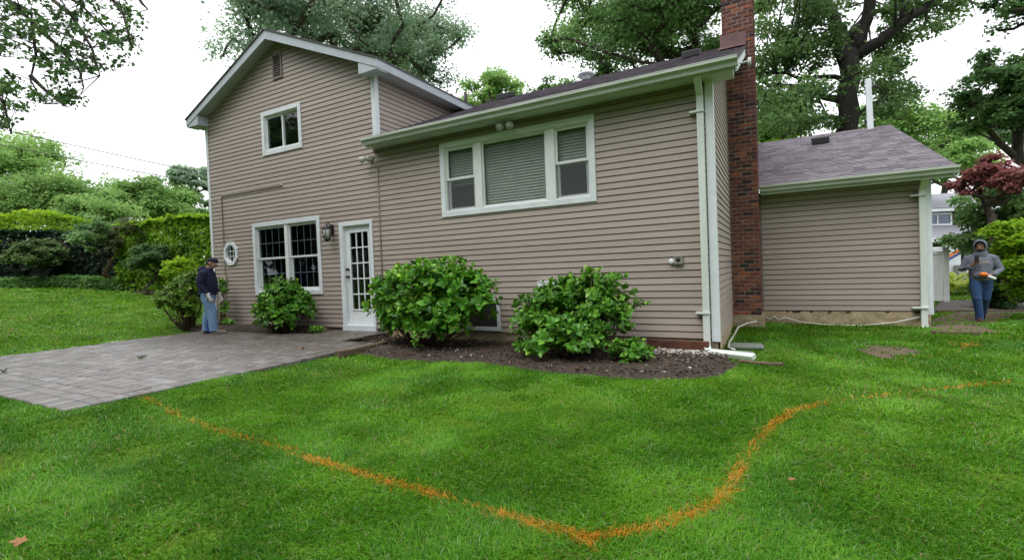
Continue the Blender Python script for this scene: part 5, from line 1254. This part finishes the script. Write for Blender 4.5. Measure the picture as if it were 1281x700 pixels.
# ---- man in the navy hoodie by the wall
pm = on_z(263, 417, PAT_Z)
man = empty('person', (pm[0], pm[1], PAT_Z), 'person in navy hoodie, cap and pale jeans looking down by the wall', 'person', rz=R(127))
b_ = MB()
b_.tube([(0, 0, .95), (0, 0, 1.15), (0, -.01, 1.33), (0, -.02, 1.43)], [(.13, .09), (.13, .1), (.15, .09), (.08, .06)], 12)
b_.tube([(0, -.015, 1.40), (0, -.045, 1.52), (0, -.065, 1.57)], [.056, .052, .05], 10)
HT = head(b_, (0, -.055, 1.515), R(24))
for s_ in (-1, 1):
    b_.tube([(s_*.13, 0, 1.38), (s_*.19, .0, 1.36), (s_*.235, .015, 1.12), (s_*.235, -.09, .92), (s_*.232, -.115, .87)], [.05, .045, .036, .028, .026], 8)
    b_.tube([(s_*.08, 0, .97), (s_*.085, -.0, .88)], [.07, .06], 8)
organic(b_, 'body', 'skin', man, .007, 3)
j = MB()
j.tube([(0, 0.005, .90), (0, 0, .96), (0, -.012, 1.08), (0, -.01, 1.22), (0, 0, 1.34), (0, -.012, 1.42), (0, -.03, 1.50)], [(.172, .142), (.18, .15), (.185, .158), (.195, .15), (.2, .128), (.15, .095), (.078, .08)], 16)
for s_ in (-1, 1): j.tube([(s_*.13, 0, 1.40), (s_*.20, .0, 1.365), (s_*.245, .02, 1.24), (s_*.255, .03, 1.13), (s_*.25, -.03, 1.03), (s_*.24, -.085, .935)], [.07, .078, .068, .064, .058, .046], 10)
j.ball((0, .085, 1.45), (.12, .065, .075)); j.ball((0, .055, 1.50), (.09, .05, .05)); j.tube([(-.17, 0, .905), (.17, 0, .905)], (.14, .03), 8)
organic(j, 'hoodie', 'navy_fleece', man, .011, 5)
for x0, x1, z0, z1 in ((-.10, -.02, 1.26, 1.30), (-.01, .09, 1.26, 1.30), (-.09, .08, 1.20, 1.225)): MB().prism([(x0, .148, z0), (x1, .148, z0), (x1, .144, z1), (x0, .144, z1)], (0, .008, 0)).build('back_print', 'print_white', man)
j = MB(); j.ball((0, .01, .93), (.165, .135, .12))
j.tube([(-.085, 0, .93), (-.095, -.03, .76), (-.093, -.085, .5), (-.09, -.09, .32), (-.09, -.10, .1), (-.09, -.105, .06)], [(.1, .118), (.096, .108), (.078, .085), (.075, .082), (.07, .078), (.07, .08)], 12)
j.tube([(.085, 0.01, .93), (.095, .02, .76), (.095, .045, .5), (.095, .08, .32), (.10, .10, .1), (.10, .10, .06)], [(.1, .118), (.096, .108), (.078, .085), (.075, .082), (.07, .078), (.07, .08)], 12)
organic(j, 'jeans', 'light_denim', man, .011, 4)
MB().box(-.13, .13, -.155, -.13, .885, .925)
def shoe(parent, x, y, m, z=0.0, toe=0.0, yaw=0.0, pitch=0.0):
    s_ = MB(); s_.tube([(0, .10, .045), (0, .05, .05), (0, -.05, .048), (0, -.13, .036), (0, -.175, .03)], [(.036, .04), (.042, .05), (.046, .045), (.047, .034), (.03, .022)], 12); s_.tube([(0, .06, .05), (0, .065, .10)], [.042, .04], 10)
    s_.box(-.044, .044, -.165, .12, 0, .022)
    o = organic(s_, 'shoe', m, parent, .009, 3); o.location = (x, y, z); o.rotation_euler = (pitch, 0, yaw); return o
man.scale = (1.14, 1.2, 1.0)
shoe(man, -.09, -.165, 'shoe_tan'); shoe(man, .10, .04, 'shoe_dark', yaw=.15)
# cap: dome, button and curved peak, tilted with the head
c_ = MB(); dome = MB().ball((0, 0, 0), 1, 16, 10)
c_.add([HT(v[0]*.084, v[1]*.103+.0, .135+max(v[2], 0)*.092) for v in dome.v], dome.f, True); c_.build('cap', 'cap_navy', man)
br = MB(); n_ = 10
V_ = [HT(.08*math.sin(a)*s_, -.085-.085*math.cos(a)*(s_-.0)*.95+(.0 if s_ > .5 else .0), .138-.02*abs(math.sin(a))-.012*s_+d) for d in (0, .006) for s_ in (.35, 1.0) for a in np.linspace(-1.5, 1.5, n_)]
F_ = []
for i in range(n_-1): F_ += [(i, i+1, n_+i+1, n_+i), (2*n_+i, 3*n_+i, 3*n_+i+1, 2*n_+i+1), (n_+i, n_+i+1, 3*n_+i+1, 3*n_+i), (i, 2*n_+i, 2*n_+i+1, i+1)]
br.add(V_, F_, True).build('cap_peak', 'cap_brim', man)
hb = MB().ball((0, 0, 0), 1, 12, 8); MB().add([HT(v[0]*.079, .028+v[1]*.075, .1+v[2]*.075) for v in hb.v], hb.f, True).build('hair', 'hair_dark', man)
for s_ in (-1, 1): e_ = MB().ball((0, 0, 0), .008, 8, 6); MB().add([HT(v[0]+s_*.03, v[1]-.083, v[2]+.1) for v in e_.v], e_.f, True).build('eye', 'eye_dark', man)
for s_ in (-1, 1):
    g_ = MB(); hand(g_, (s_*.235, -.105, .885), (-.05*s_, -.25, -1), (s_, 0, 0), 1 if s_ < 0 else -1, .45, 1.1); g_.tube([(s_*.236, -.09, .925), (s_*.234, -.105, .885)], [.036, .034], 10)
    organic(g_, 'glove', 'glove_white', man, .006, 2)
MB().ball((-.235, -.185, .745), (.018, .016, .022)).build('glove_fingertip', 'glove_red', man)
MB().prism([(.0, -.02, .02), (.05, -.02, .02), (.05, -.02, .30), (.0, -.02, .33)], (0, .08, 0)).build('bag_tmp', 'bag_blue', man, bevel=.02).name = 'hanging_cloth'
# ---- man in the grey hoodie on the path side
zf = H(4.55, 6.15)
pw = on_z(1228, 402, zf)
wm = empty('person', (pw[0], pw[1], zf), 'person in grey hooded sweatshirt and blue jeans walking and looking at phone', 'person', rz=R(-13))
b_ = MB()
b_.tube([(0, 0, .95), (0, 0, 1.15), (0, -.01, 1.33), (0, -.02, 1.43)], [(.13, .09), (.13, .1), (.15, .09), (.08, .06)], 12)
b_.tube([(0, -.015, 1.40), (0, -.04, 1.52), (0, -.05, 1.57)], [.056, .052, .05], 10)
HT2 = head(b_, (0, -.045, 1.515), R(14), R(-8))
aR = [(-.13, 0, 1.38), (-.2, .0, 1.35), (-.29, -.02, 1.12), (-.2, -.17, 1.17), (-.12, -.235, 1.235)]     # right arm, phone at the chest
aL = [(.13, 0, 1.38), (.2, .0, 1.35), (.30, .0, 1.10), (.2, -.15, 1.02), (.12, -.21, 1.005)]            # left arm across the belly
for a in (aR, aL): b_.tube(a, [.05, .045, .036, .03, .026], 8)
hand(b_, (-.115, -.24, 1.24), (.45, -.25, .85), (-.3, -.9, .1), 1, .75); hand(b_, (.115, -.215, 1.005), (-.95, -.25, .0), (.1, -.9, .3), 1, .8)
for s_ in (-1, 1): b_.tube([(s_*.08, 0, .97), (s_*.08, -.01, .88)], [.07, .06], 8)
organic(b_, 'body', 'skin_tan', wm, .007, 3)
j = MB()
j.tube([(0, 0, .88), (0, 0, .94), (0, -.01, 1.08), (0, -.01, 1.22), (0, 0, 1.34), (0, -.012, 1.42), (0, -.03, 1.49)], [(.185, .142), (.195, .152), (.19, .155), (.205, .15), (.21, .13), (.16, .1), (.09, .085)], 16)
for a, e in ((aR, (-.165, -.205, 1.195)), (aL, (.165, -.185, 1.012))): j.tube(a[:4]+[e], [.075, .08, .07, .055, .046], 10)
j.ball((0, -.15, 1.0), (.13, .035, .07))
organic(j, 'sweatshirt', 'grey_fleece', wm, .011, 5)
hd = MB(); n_ = 14                                                        # hood: rings sweeping from the face opening round the back of the head
rings = [(-.075, .088, .112, .118), (-.06, .105, .132, .12), (-.02, .115, .14, .115), (.04, .112, .132, .1), (.09, .09, .105, .085), (.125, .045, .06, .07)]
V_ = [HT2(rx*math.cos(t_), y_, zc+rz*math.sin(t_)) for y_, rx, rz, zc in rings for t_ in np.linspace(-2.35+math.pi/2*0, 2*math.pi-2.35, n_, endpoint=False)]
F_ = [(i*n_+k, i*n_+(k+1) % n_, (i+1)*n_+(k+1) % n_, (i+1)*n_+k) for i in range(len(rings)-1) for k in range(n_)]+[tuple(range((len(rings)-1)*n_, len(rings)*n_))]
o = hd.add(V_, F_, True).build('hood', 'grey_fleece', wm); so = o.modifiers.new('solid', 'SOLIDIFY'); so.thickness = .014; so.offset = 0; ss = o.modifiers.new('sub', 'SUBSURF'); ss.levels = ss.render_levels = 1
nk = MB().tube([(0, 0, 1.40), (0, -.01, 1.47), (0, -.02, 1.53)], [(.15, .12), (.12, .125), (.1, .115)], 14); organic(nk, 'hood_collar', 'grey_fleece', wm, .012, 4)
be = MB().ball((0, 0, 0), 1, 14, 8); MB().add([HT2(v[0]*.064, -.045+v[1]*.06, .03+v[2]*.042) for v in be.v], be.f, True).build('beard', 'hair_dark', wm)
for s_ in (-1, 1):
    e_ = MB().ball((0, 0, 0), .009, 8, 6); MB().add([HT2(v[0]+s_*.03, v[1]-.083, v[2]+.1) for v in e_.v], e_.f, True).build('eye', 'eye_dark', wm)
    MB().add([HT2(v[0]*2.2+s_*.032, v[1]-.086, v[2]*.5+.122) for v in e_.v], e_.f, True).build('eyebrow', 'hair_dark', wm)
ha = MB().ball((0, 0, 0), 1, 12, 8); MB().add([HT2(v[0]*.077, -.005+v[1]*.085, .155+v[2]*.062) for v in ha.v], ha.f, True).build('hair', 'hair_dark', wm)
for k, (x0, x1) in enumerate(((-.115, -.085), (-.075, -.045), (-.03, -.005), (.015, .04), (.055, .085), (.095, .12))): MB().prism([(x0, -.15, 1.245+.004*(k % 2)), (x1, -.15, 1.245), (x1, -.146, 1.295), (x0, -.146, 1.29)], (0, -.006, 0)).build('chest_print', 'print_tan', wm)
j = MB(); j.ball((0, .0, .92), (.17, .135, .12))
j.tube([(-.085, 0, .93), (-.085, -.08, .74), (-.07, -.15, .5), (-.05, -.13, .32), (-.035, -.10, .1), (-.035, -.10, .05)], [(.105, .118), (.1, .108), (.08, .088), (.075, .08), (.07, .078), (.075, .085)], 12)
j.tube([(.085, 0, .93), (.085, .0, .74), (.07, -.0, .5), (.05, .14, .36), (.04, .28, .2), (.04, .31, .16)], [(.105, .118), (.1, .108), (.08, .088), (.075, .08), (.066, .075), (.07, .08)], 12)
organic(j, 'jeans', 'blue_denim', wm, .011, 4)
shoe(wm, -.035, -.12, 'shoe_red'); shoe(wm, .04, .34, 'shoe_dark', z=.10, pitch=R(-42))
# held things
M = Matrix.Translation(wm.location)@Matrix.Rotation(R(-13), 4, 'Z')
def held(mb, name, m, label, cat):
    mb.v = [tuple(M@Vector(v)) for v in mb.v]; return tag(mb.build(name, m), label, cat)
held(MB().prism([(-.105, -.292, 1.27), (-.035, -.30, 1.27), (-.035, -.265, 1.405), (-.105, -.257, 1.405)], (.0, -.009, .002)), 'phone', 'phone_black', 'black phone held up at the chest of the walking man', 'phone')
held(MB().tube([(.085, -.29, 1.01), (.07, -.29, 1.013), (-.015, -.295, 1.03), (-.03, -.295, 1.033)], [.034, .04, .04, .026], 12), 'orange_can', 'can_orange', 'orange spray can top gripped in the walking man\'s hand', 'spray can')
held(MB().tube([(.10, -.285, .985), (.11, -.28, .975), (.20, -.265, .925), (.21, -.262, .92)], [.026, .031, .031, .024], 12), 'white_can', 'can_white', 'white spray can held across the belly of the walking man', 'spray can')

# ================================================================ SMALL THINGS ON THE GROUND
def slab(name, m, label, cat, c, lx, ly, rz_, th=.035, group=None, seed=1, dz=.03):
    rr = random.Random(seed); n = 9; pts = []
    for k in range(n):
        a = 2*math.pi*k/n; sx = math.copysign(abs(math.cos(a))**.35, math.cos(a)); sy = math.copysign(abs(math.sin(a))**.35, math.sin(a)); pts.append((sx*lx/2*rr.uniform(.92, 1.04), sy*ly/2*rr.uniform(.92, 1.04), -th))
    o = MB().prism(pts, (0, 0, th)).build(name, m, None, (c[0], c[1], H(c[0], c[1])+dz), bevel=.006); o.rotation_euler = (0, 0, rz_); return tag(o, label, cat, group)
slab('stepping_stone', 'slate', 'grey green slate slab set in the grass nearest chimney base', 'stone', (.34, .62), .48, .42, .1, seed=3, dz=.05)
slab('stepping_stone', 'slate', 'grey green slate slab beside the downspout pipe', 'stone', (.25, -.08), .42, .34, -.1, seed=4, dz=.05)
slab('lawn_stone', 'concrete', 'flat pale stone sunk in the sloping lawn', 'stone', tuple(on_z(118, 424, -.33)[:2]), .7, .3, .5, seed=5, dz=.03, group='stones in the sloping lawn')
slab('lawn_stone', 'concrete', 'flat pale stone sunk in the sloping lawn', 'stone', tuple(on_z(150, 416, -.3)[:2]), .6, .3, .5, seed=6, dz=.03, group='stones in the sloping lawn')
def timber(name, m, label, a, b_, w_, h_, dz=0.0):
    a = np.array(a); b_ = np.array(b_); za, zb = H(*a)+dz, H(*b_)+dz; n = 8
    P = [(*(a*(1-t)+b_*t), (za*(1-t)+zb*t)+h_*.4+.006*math.sin(t*9)) for t in np.linspace(0, 1, n)]
    o = MB().tube(P, [(w_/2*(.9+.15*math.sin(i*2.1)), h_/2*(.9+.12*math.cos(i*1.7))) for i in range(n)], 4, sq=True).build(name, m, bevel=.012)
    return tag(o, label, 'timber')
timber('landscape_timber', 'old_timber', 'weathered mossy timber along the patio end by the bed', (-5.27, -1.22), (-5.25, -2.3), .12, .12)
timber('edging_board', 'old_timber', 'short tan edging board at the end of downspout pipe', (.30, -.62), (.80, -.70), .09, .05)
timber('edging_board', 'old_timber', 'dark edging board on the soil by wing corner downspout', (2.95, 2.62), (3.55, 2.58), .07, .06)
timber('foundation_board', 'red_timber', 'reddish board against the foundation behind the gravel', (-1.0, -.09), (-.12, -.08), .07, .16, .05)
timber('path_edging', 'old_timber', 'thin dark edging strip along the near side of the path', (4.35, 8.5), (7.3, 8.85), .08, .07)
cb = MB().tube([(.42, 2.56, -.42), (.25, 2.5, -.45), (.12, 2.3, -.5), (.09, 1.6, -.56), (.07, .9, -.57), (.10, .35, -.56), (.2, .12, -.555)], .017, 6).build('cable', 'cable'); tag(cb, 'pale cable running down from chimney base along the end wall', 'cable')
cb = MB().tube([(.55, 3.33, -.40), (.62, 3.3, -.46), (.72, 3.32, -.40), (.78, 3.3, -.47), (.9, 3.33, -.42), (1.15, 3.28, -.50), (1.5, 3.22, -.535), (2.1, 3.2, -.54), (2.6, 3.26, -.48), (2.97, 3.36, -.39)], .013, 6).build('cable', 'cable'); tag(cb, 'pale cable sagging along the wing foundation', 'cable')
# gravel and crumbs in the bed
def pebbles(name, label, n, fx, size, seed, m='pebble', cat='gravel'):
    rg = np.random.default_rng(seed); m_ = MB(); k = 0
    while k < n:
        x, y = fx(rg)
        if not in_poly(np.array([x]), np.array([y]), BED)[0] or y > -.04: continue
        r_ = size*(.5+rg.random()**2*1.3); z = H(x, y)+.05+.02+.0
        bb = MB().ball((0, 0, 0), 1, 5, 4); a = rg.random(3)*6; E_ = Matrix.Rotation(a[0], 3, 'X')@Matrix.Rotation(a[1], 3, 'Z')
        m_.add([Vector((x, y, z))+E_@Vector((v[0]*r_, v[1]*r_*.75, v[2]*r_*.55)) for v in bb.v], bb.f, rnd=rg.random()); k += 1
    return tag(m_.build(name, m, use_rnd=True), label, cat, kind='stuff')
pebbles('gravel', 'pale gravel scattered at the bed end by the corner', 620, lambda g: (g.normal(-.5, .3), -.2-abs(g.normal(0, .17))), .013, 81)
pebbles('soil_crumbs', 'small stones and wood chips sprinkled over the planting bed', 150, lambda g: (-6.2+6.4*g.random(), -2.1+2.1*g.random()), .014, 82, cat='debris')
pebbles('bark_chips', 'dark bark chips lying over the planting bed', 2600, lambda g: (-6.3+6.6*g.random(), -2.1+2.1*g.random()), .016, 83, m='bark_mulch', cat='mulch')
def dead_leaf(px, py, z, s, label, seed):
    p = on_z(px, py, z); rr = random.Random(seed)
    pts = [(0, -.5), (.2, -.3), (.42, -.32), (.3, -.05), (.5, .15), (.22, .2), (.0, .55), (-.22, .2), (-.48, .12), (-.3, -.06), (-.4, -.34), (-.18, -.28)]
    me_ = MB().add([(x*s, y*s, rr.uniform(0, .25)*s) for x, y in pts]+[(0, 0, .02*s)], [(i, (i+1) % 12, 12) for i in range(12)])
    o = me_.build('fallen_leaf', 'fallen_leaf', None, (p[0], p[1], (H(p[0], p[1])+.045) if z < -.46 else z+.004)); o.rotation_euler = (rr.uniform(-.2, .2), rr.uniform(-.2, .2), rr.uniform(0, 6)); so = o.modifiers.new('s', 'SOLIDIFY'); so.thickness = .002
    tag(o, label, 'leaf')
dead_leaf(22, 666, -.5, .075, 'tan brown dead leaf on grass near the patio front corner', 1)
dead_leaf(991, 602, -.57, .045, 'small tan dead leaf on grass inside the paint curve', 2)
dead_leaf(378, 436, PAT_Z, .13, 'orange dead leaf lying on the patio pavers', 3)
def tuft(px, py, label, seed):
    p = on_z(px, py, PAT_Z); rg = np.random.default_rng(seed); m_ = MB()
    for k in range(14):
        a = rg.random()*6.28; l_ = .025+.03*rg.random(); d = Vector((math.cos(a), math.sin(a), 0)); b_ = Vector((rg.normal(0, .02), rg.normal(0, .02), 0)); s_ = Vector((-d.y, d.x, 0))*.0018
        m_.add([b_-s_, b_+s_, b_+d*l_*.4+Vector((0, 0, l_)), b_+d*l_*.9+Vector((0, 0, l_*1.1))], [(0, 1, 2), (1, 3, 2)])
    o = m_.build('weed_tuft', 'weed', None, (p[0], p[1], PAT_Z)); tag(o, label, 'weed', 'weeds in the patio joints', )
mat('weed', (.06, .15, .015), (.04, .1, .012), scale=8, rough=.6)
tuft(176, 449, 'little grass tuft growing in a patio joint', 1); tuft(5, 466, 'little grass tuft growing in a patio joint', 4)

# ================================================================ RIGHT BACKGROUND: fence, hostas, neighbour
fz = H(5.2, 11.4); fp = on_z(1184, 378, fz)
fence = empty('vinyl_fence', (fp[0], fp[1], fz), 'white vinyl privacy fence joining the wing to a capped post', 'fence')
MB().box(-.065, .065, -.065, .065, -.1, 1.62).build('post', 'vinyl_white', fence, bevel=.006); MB().box(-.085, .085, -.085, .085, 1.62, 1.65).prism([(-.07, -.07, 1.65), (.07, -.07, 1.65), (.07, .07, 1.65), (-.07, .07, 1.65)], (0, 0, .04)).build('post_cap', 'vinyl_white', fence, bevel=.01)
for k in range(12): MB().box(-.075-.155*(k+1)+.003, -.075-.155*k, -.012, .012, .08, 1.50).build('fence_board', 'vinyl_white', fence)
for z in (.05, 1.48): MB().box(-1.95, -.066, -.03, .03, z, z+.09).build('rail', 'vinyl_white', fence)
rp = on_z(1277, 381, H(6.6, 10.8)); f2 = empty('garden_post', (rp[0]+.12, rp[1], H(rp[0], rp[1])), 'white post panel at the shrub edge beyond the path', 'fence')
MB().box(-.09, .09, -.05, .05, -.1, .78).build('panel', 'vinyl_white', f2, bevel=.006); MB().box(-.11, .11, -.07, .07, .78, .81).build('cap', 'vinyl_white', f2, bevel=.006); MB().box(.095, 1.2, -.02, .02, .05, .72).build('panel', 'vinyl_white', f2)
HO = [(.14, .25, .02), (.25, .36, .04), (.4, .48, .12), (.5, .55, .2)]
def hosta(px, py, s, seed, lab):
    p = on_z(px, py, -.78); p[2] = H(p[0], p[1]); rg = np.random.default_rng(seed); t = empty('hosta_plant', p, lab, 'plant', 'hostas beyond the path'); n = 44
    a = rg.random(n)*6.28; e = .35+.9*rg.random(n); al = np.stack([np.cos(a)*np.cos(e), np.sin(a)*np.cos(e), np.sin(e)], 1); nr = np.stack([-np.cos(a)*np.sin(e), -np.sin(a)*np.sin(e), np.cos(e)], 1)
    pos = al*(.10+.22*rg.random((n, 1)))*s; link('leaves', leaf_mesh('leaves', pos, nr, .24*s*(.8+.4*rg.random(n)), mixcol(HO, rg.random(n)), rg, OVATE, al), 'leaf', t)
    m_ = MB()
    for q_ in pos[:16]: m_.tube([(0, 0, -.03), q_*.6, q_], [.008, .006, .004], 4)
    m_.build('stalks', 'weed', t)
for k, (px, py, s) in enumerate([(1188, 366, 1.2), (1200, 368, 1.3), (1213, 366, 1.25), (1226, 368, 1.3), (1240, 368, 1.25), (1252, 370, 1.3), (1264, 372, 1.2), (1196, 358, 1.3), (1216, 357, 1.3), (1236, 358, 1.2)]): hosta(px, py, s, 200+k, 'yellow green variegated hosta clump beyond the path')
# neighbouring house
D = 34; n0 = at(1120, 330, D); n1 = at(1300, 330, D); nz = H(n0[0], n0[1]); zz = lambda py: float(at(1180, py, D)[2])
dv = (n1-n0)[:2]; dv /= np.linalg.norm(dv); ang = math.atan2(dv[1], dv[0])
nb_ = empty('neighbour_house', (n0[0], n0[1], nz), 'brown shingled neighbouring house with grey roof beyond the fence', 'house', rz=ang)
Wd = float(np.linalg.norm((n1-n0)[:2])); Z = lambda py: zz(py)-nz; xo = lambda px: (px-1120)/180*Wd
MB().box(0, Wd, 0, 7, -.2, Z(262)).build('wall', 'nb_wall', nb_)
MB().prism([(-.4, -.5, Z(262)-.05), (-.4, 3.5, Z(240)+.1), (-.4, 7.5, Z(262)-.05), (-.4, 7.5, Z(262)+.1), (-.4, 3.5, Z(240)+.3), (-.4, -.5, Z(262)+.1)], (Wd+.8, 0, 0)).build('roof', 'nb_roof', nb_)
box('fascia', 'white_trim', nb_, -.4, Wd+.4, -.56, -.5, Z(263)-.12, Z(263)+.06)
MB().prism([(-.3, -2.2, Z(300)), (-.3, -.01, Z(284)), (-.3, -.01, Z(284)+.1), (-.3, -2.2, Z(300)+.1)], (Wd*.62, 0, 0)).build('porch_roof', 'nb_roof', nb_)
box('porch_fascia', 'white_trim', nb_, -.3, Wd*.62-.3, -2.26, -2.2, Z(303), Z(299)+.05)
for px in (1150, 1204, 1212): box('porch_post', 'white_trim', nb_, xo(px)-.09, xo(px)+.09, -2.1, -1.92, -.2, Z(301))
for a, c in ((1155, 1191), (1240, 1262)):
    w_ = frame_ring((xo(a), xo(c), Z(282), Z(266)), -.08, -.001, .12).build('window', 'white_trim', nb_); box('pane', 'glass_dark', w_, xo(a)+.1, xo(c)-.1, -.04, -.03, Z(282)+.1, Z(266)-.1); box('backing', 'room_paint', w_, xo(a)+.1, xo(c)-.1, -.02, -.01, Z(282)+.1, Z(266)-.1); box('mullion', 'white_trim', w_, (xo(a)+xo(c))/2-.05, (xo(a)+xo(c))/2+.05, -.07, -.045, Z(282)+.1, Z(266)-.1)
d_ = box('door', 'vinyl_white', nb_, xo(1206), xo(1213), -.06, -.001, 0, Z(312)); MB().ball((xo(1212), -.08, 1.0), .04).build('door_knob', 'steel', d_)
# white trailer on the drive
D = 24; t0 = at(1140, 345, D); t1 = at(1203, 345, D); tz = H(t1[0], t1[1])+.02; L_ = float(np.linalg.norm((t1-t0)[:2])); ang = math.atan2(*(t1-t0)[1::-1])
tr_ = empty('box_trailer', (t0[0], t0[1], tz), 'white box trailer with orange and blue stripe behind the fence', 'trailer', rz=ang); zz = lambda py: float(at(1195, py, D)[2])-tz
MB().box(0, L_, 0, 1.9, .32, zz(308)).build('body', 'trailer_white', tr_, bevel=.05)
MB().prism([(L_-1.3, -.012, zz(330)), (L_-.02, -.012, zz(314)), (L_-.02, -.012, zz(310)), (L_-1.3, -.012, zz(326))], (0, .008, 0)).build('orange_stripe', 'stripe_orange', tr_); MB().prism([(L_-1.3, -.012, zz(334)), (L_-.02, -.012, zz(318)), (L_-.02, -.012, zz(314.6)), (L_-1.3, -.012, zz(330.6))], (0, .008, 0)).build('blue_stripe', 'stripe_blue', tr_)
for x in (.6, 1.5):
    w_ = MB().tube([(x, .02, .3), (x, .22, .3)], .3, 18).build('wheel', 'tyre', tr_); MB().tube([(x, .0, .3), (x, .03, .3)], [.14, .17], 14).build('rim', 'steel', w_)
MB().box(L_-.42, L_-.02, -.3, -.03, .05, .85).build('utility_cabinet', 'grey_box', tr_, bevel=.02)
# overhead wires
for k, (a, b_, d0, d1) in enumerate((((-160, 122, 24, 24)), ) if False else ()): pass
for k, (pa, pb, lab) in enumerate((((-200, 113), (300, 226), 'upper dark overhead wire crossing the sky'), ((-200, 138), (300, 238), 'lower dark overhead wire crossing the sky'), ((-200, 68), (300, 214), 'thin faint overhead wire above the other two'))):
    a = at(*pa, 25); b_ = at(*pb, 25); P = [a*(1-t)+b_*t-np.array([0, 0, .12*4*t*(1-t)]) for t in np.linspace(0, 1, 14)]
    tag(MB().tube(P, .022 if k < 2 else .008, 5).build('overhead_wire', 'wire'), lab, 'wire')

# added trees out of view behind the camera, to darken pane reflections and upper siding
for k, (x, y, r_) in enumerate(((-27, -21, 5.5), (-18, -23, 5.5), (-9.5, -21, 5), (-2, -24, 5.5), (6, -21, 5), (14, -17, 5), (-36, -19, 6), (-45, -16, 6), (-33, -29, 7), (-21, -31, 7), (-41, -27, 7), (-12, -30, 7), (-52, -22, 7))):
    tree('added_tree', ('added unseen tree behind the camera, reflected in the window panes'), (x, y, H(x, y)-.05), (x, y, 8.0), (r_, r_, 8.0), 120, 70, .85, 1.9, G_DARK, 300+k, trunk_r=.3, group='added trees for the pane reflections', low=-.95)
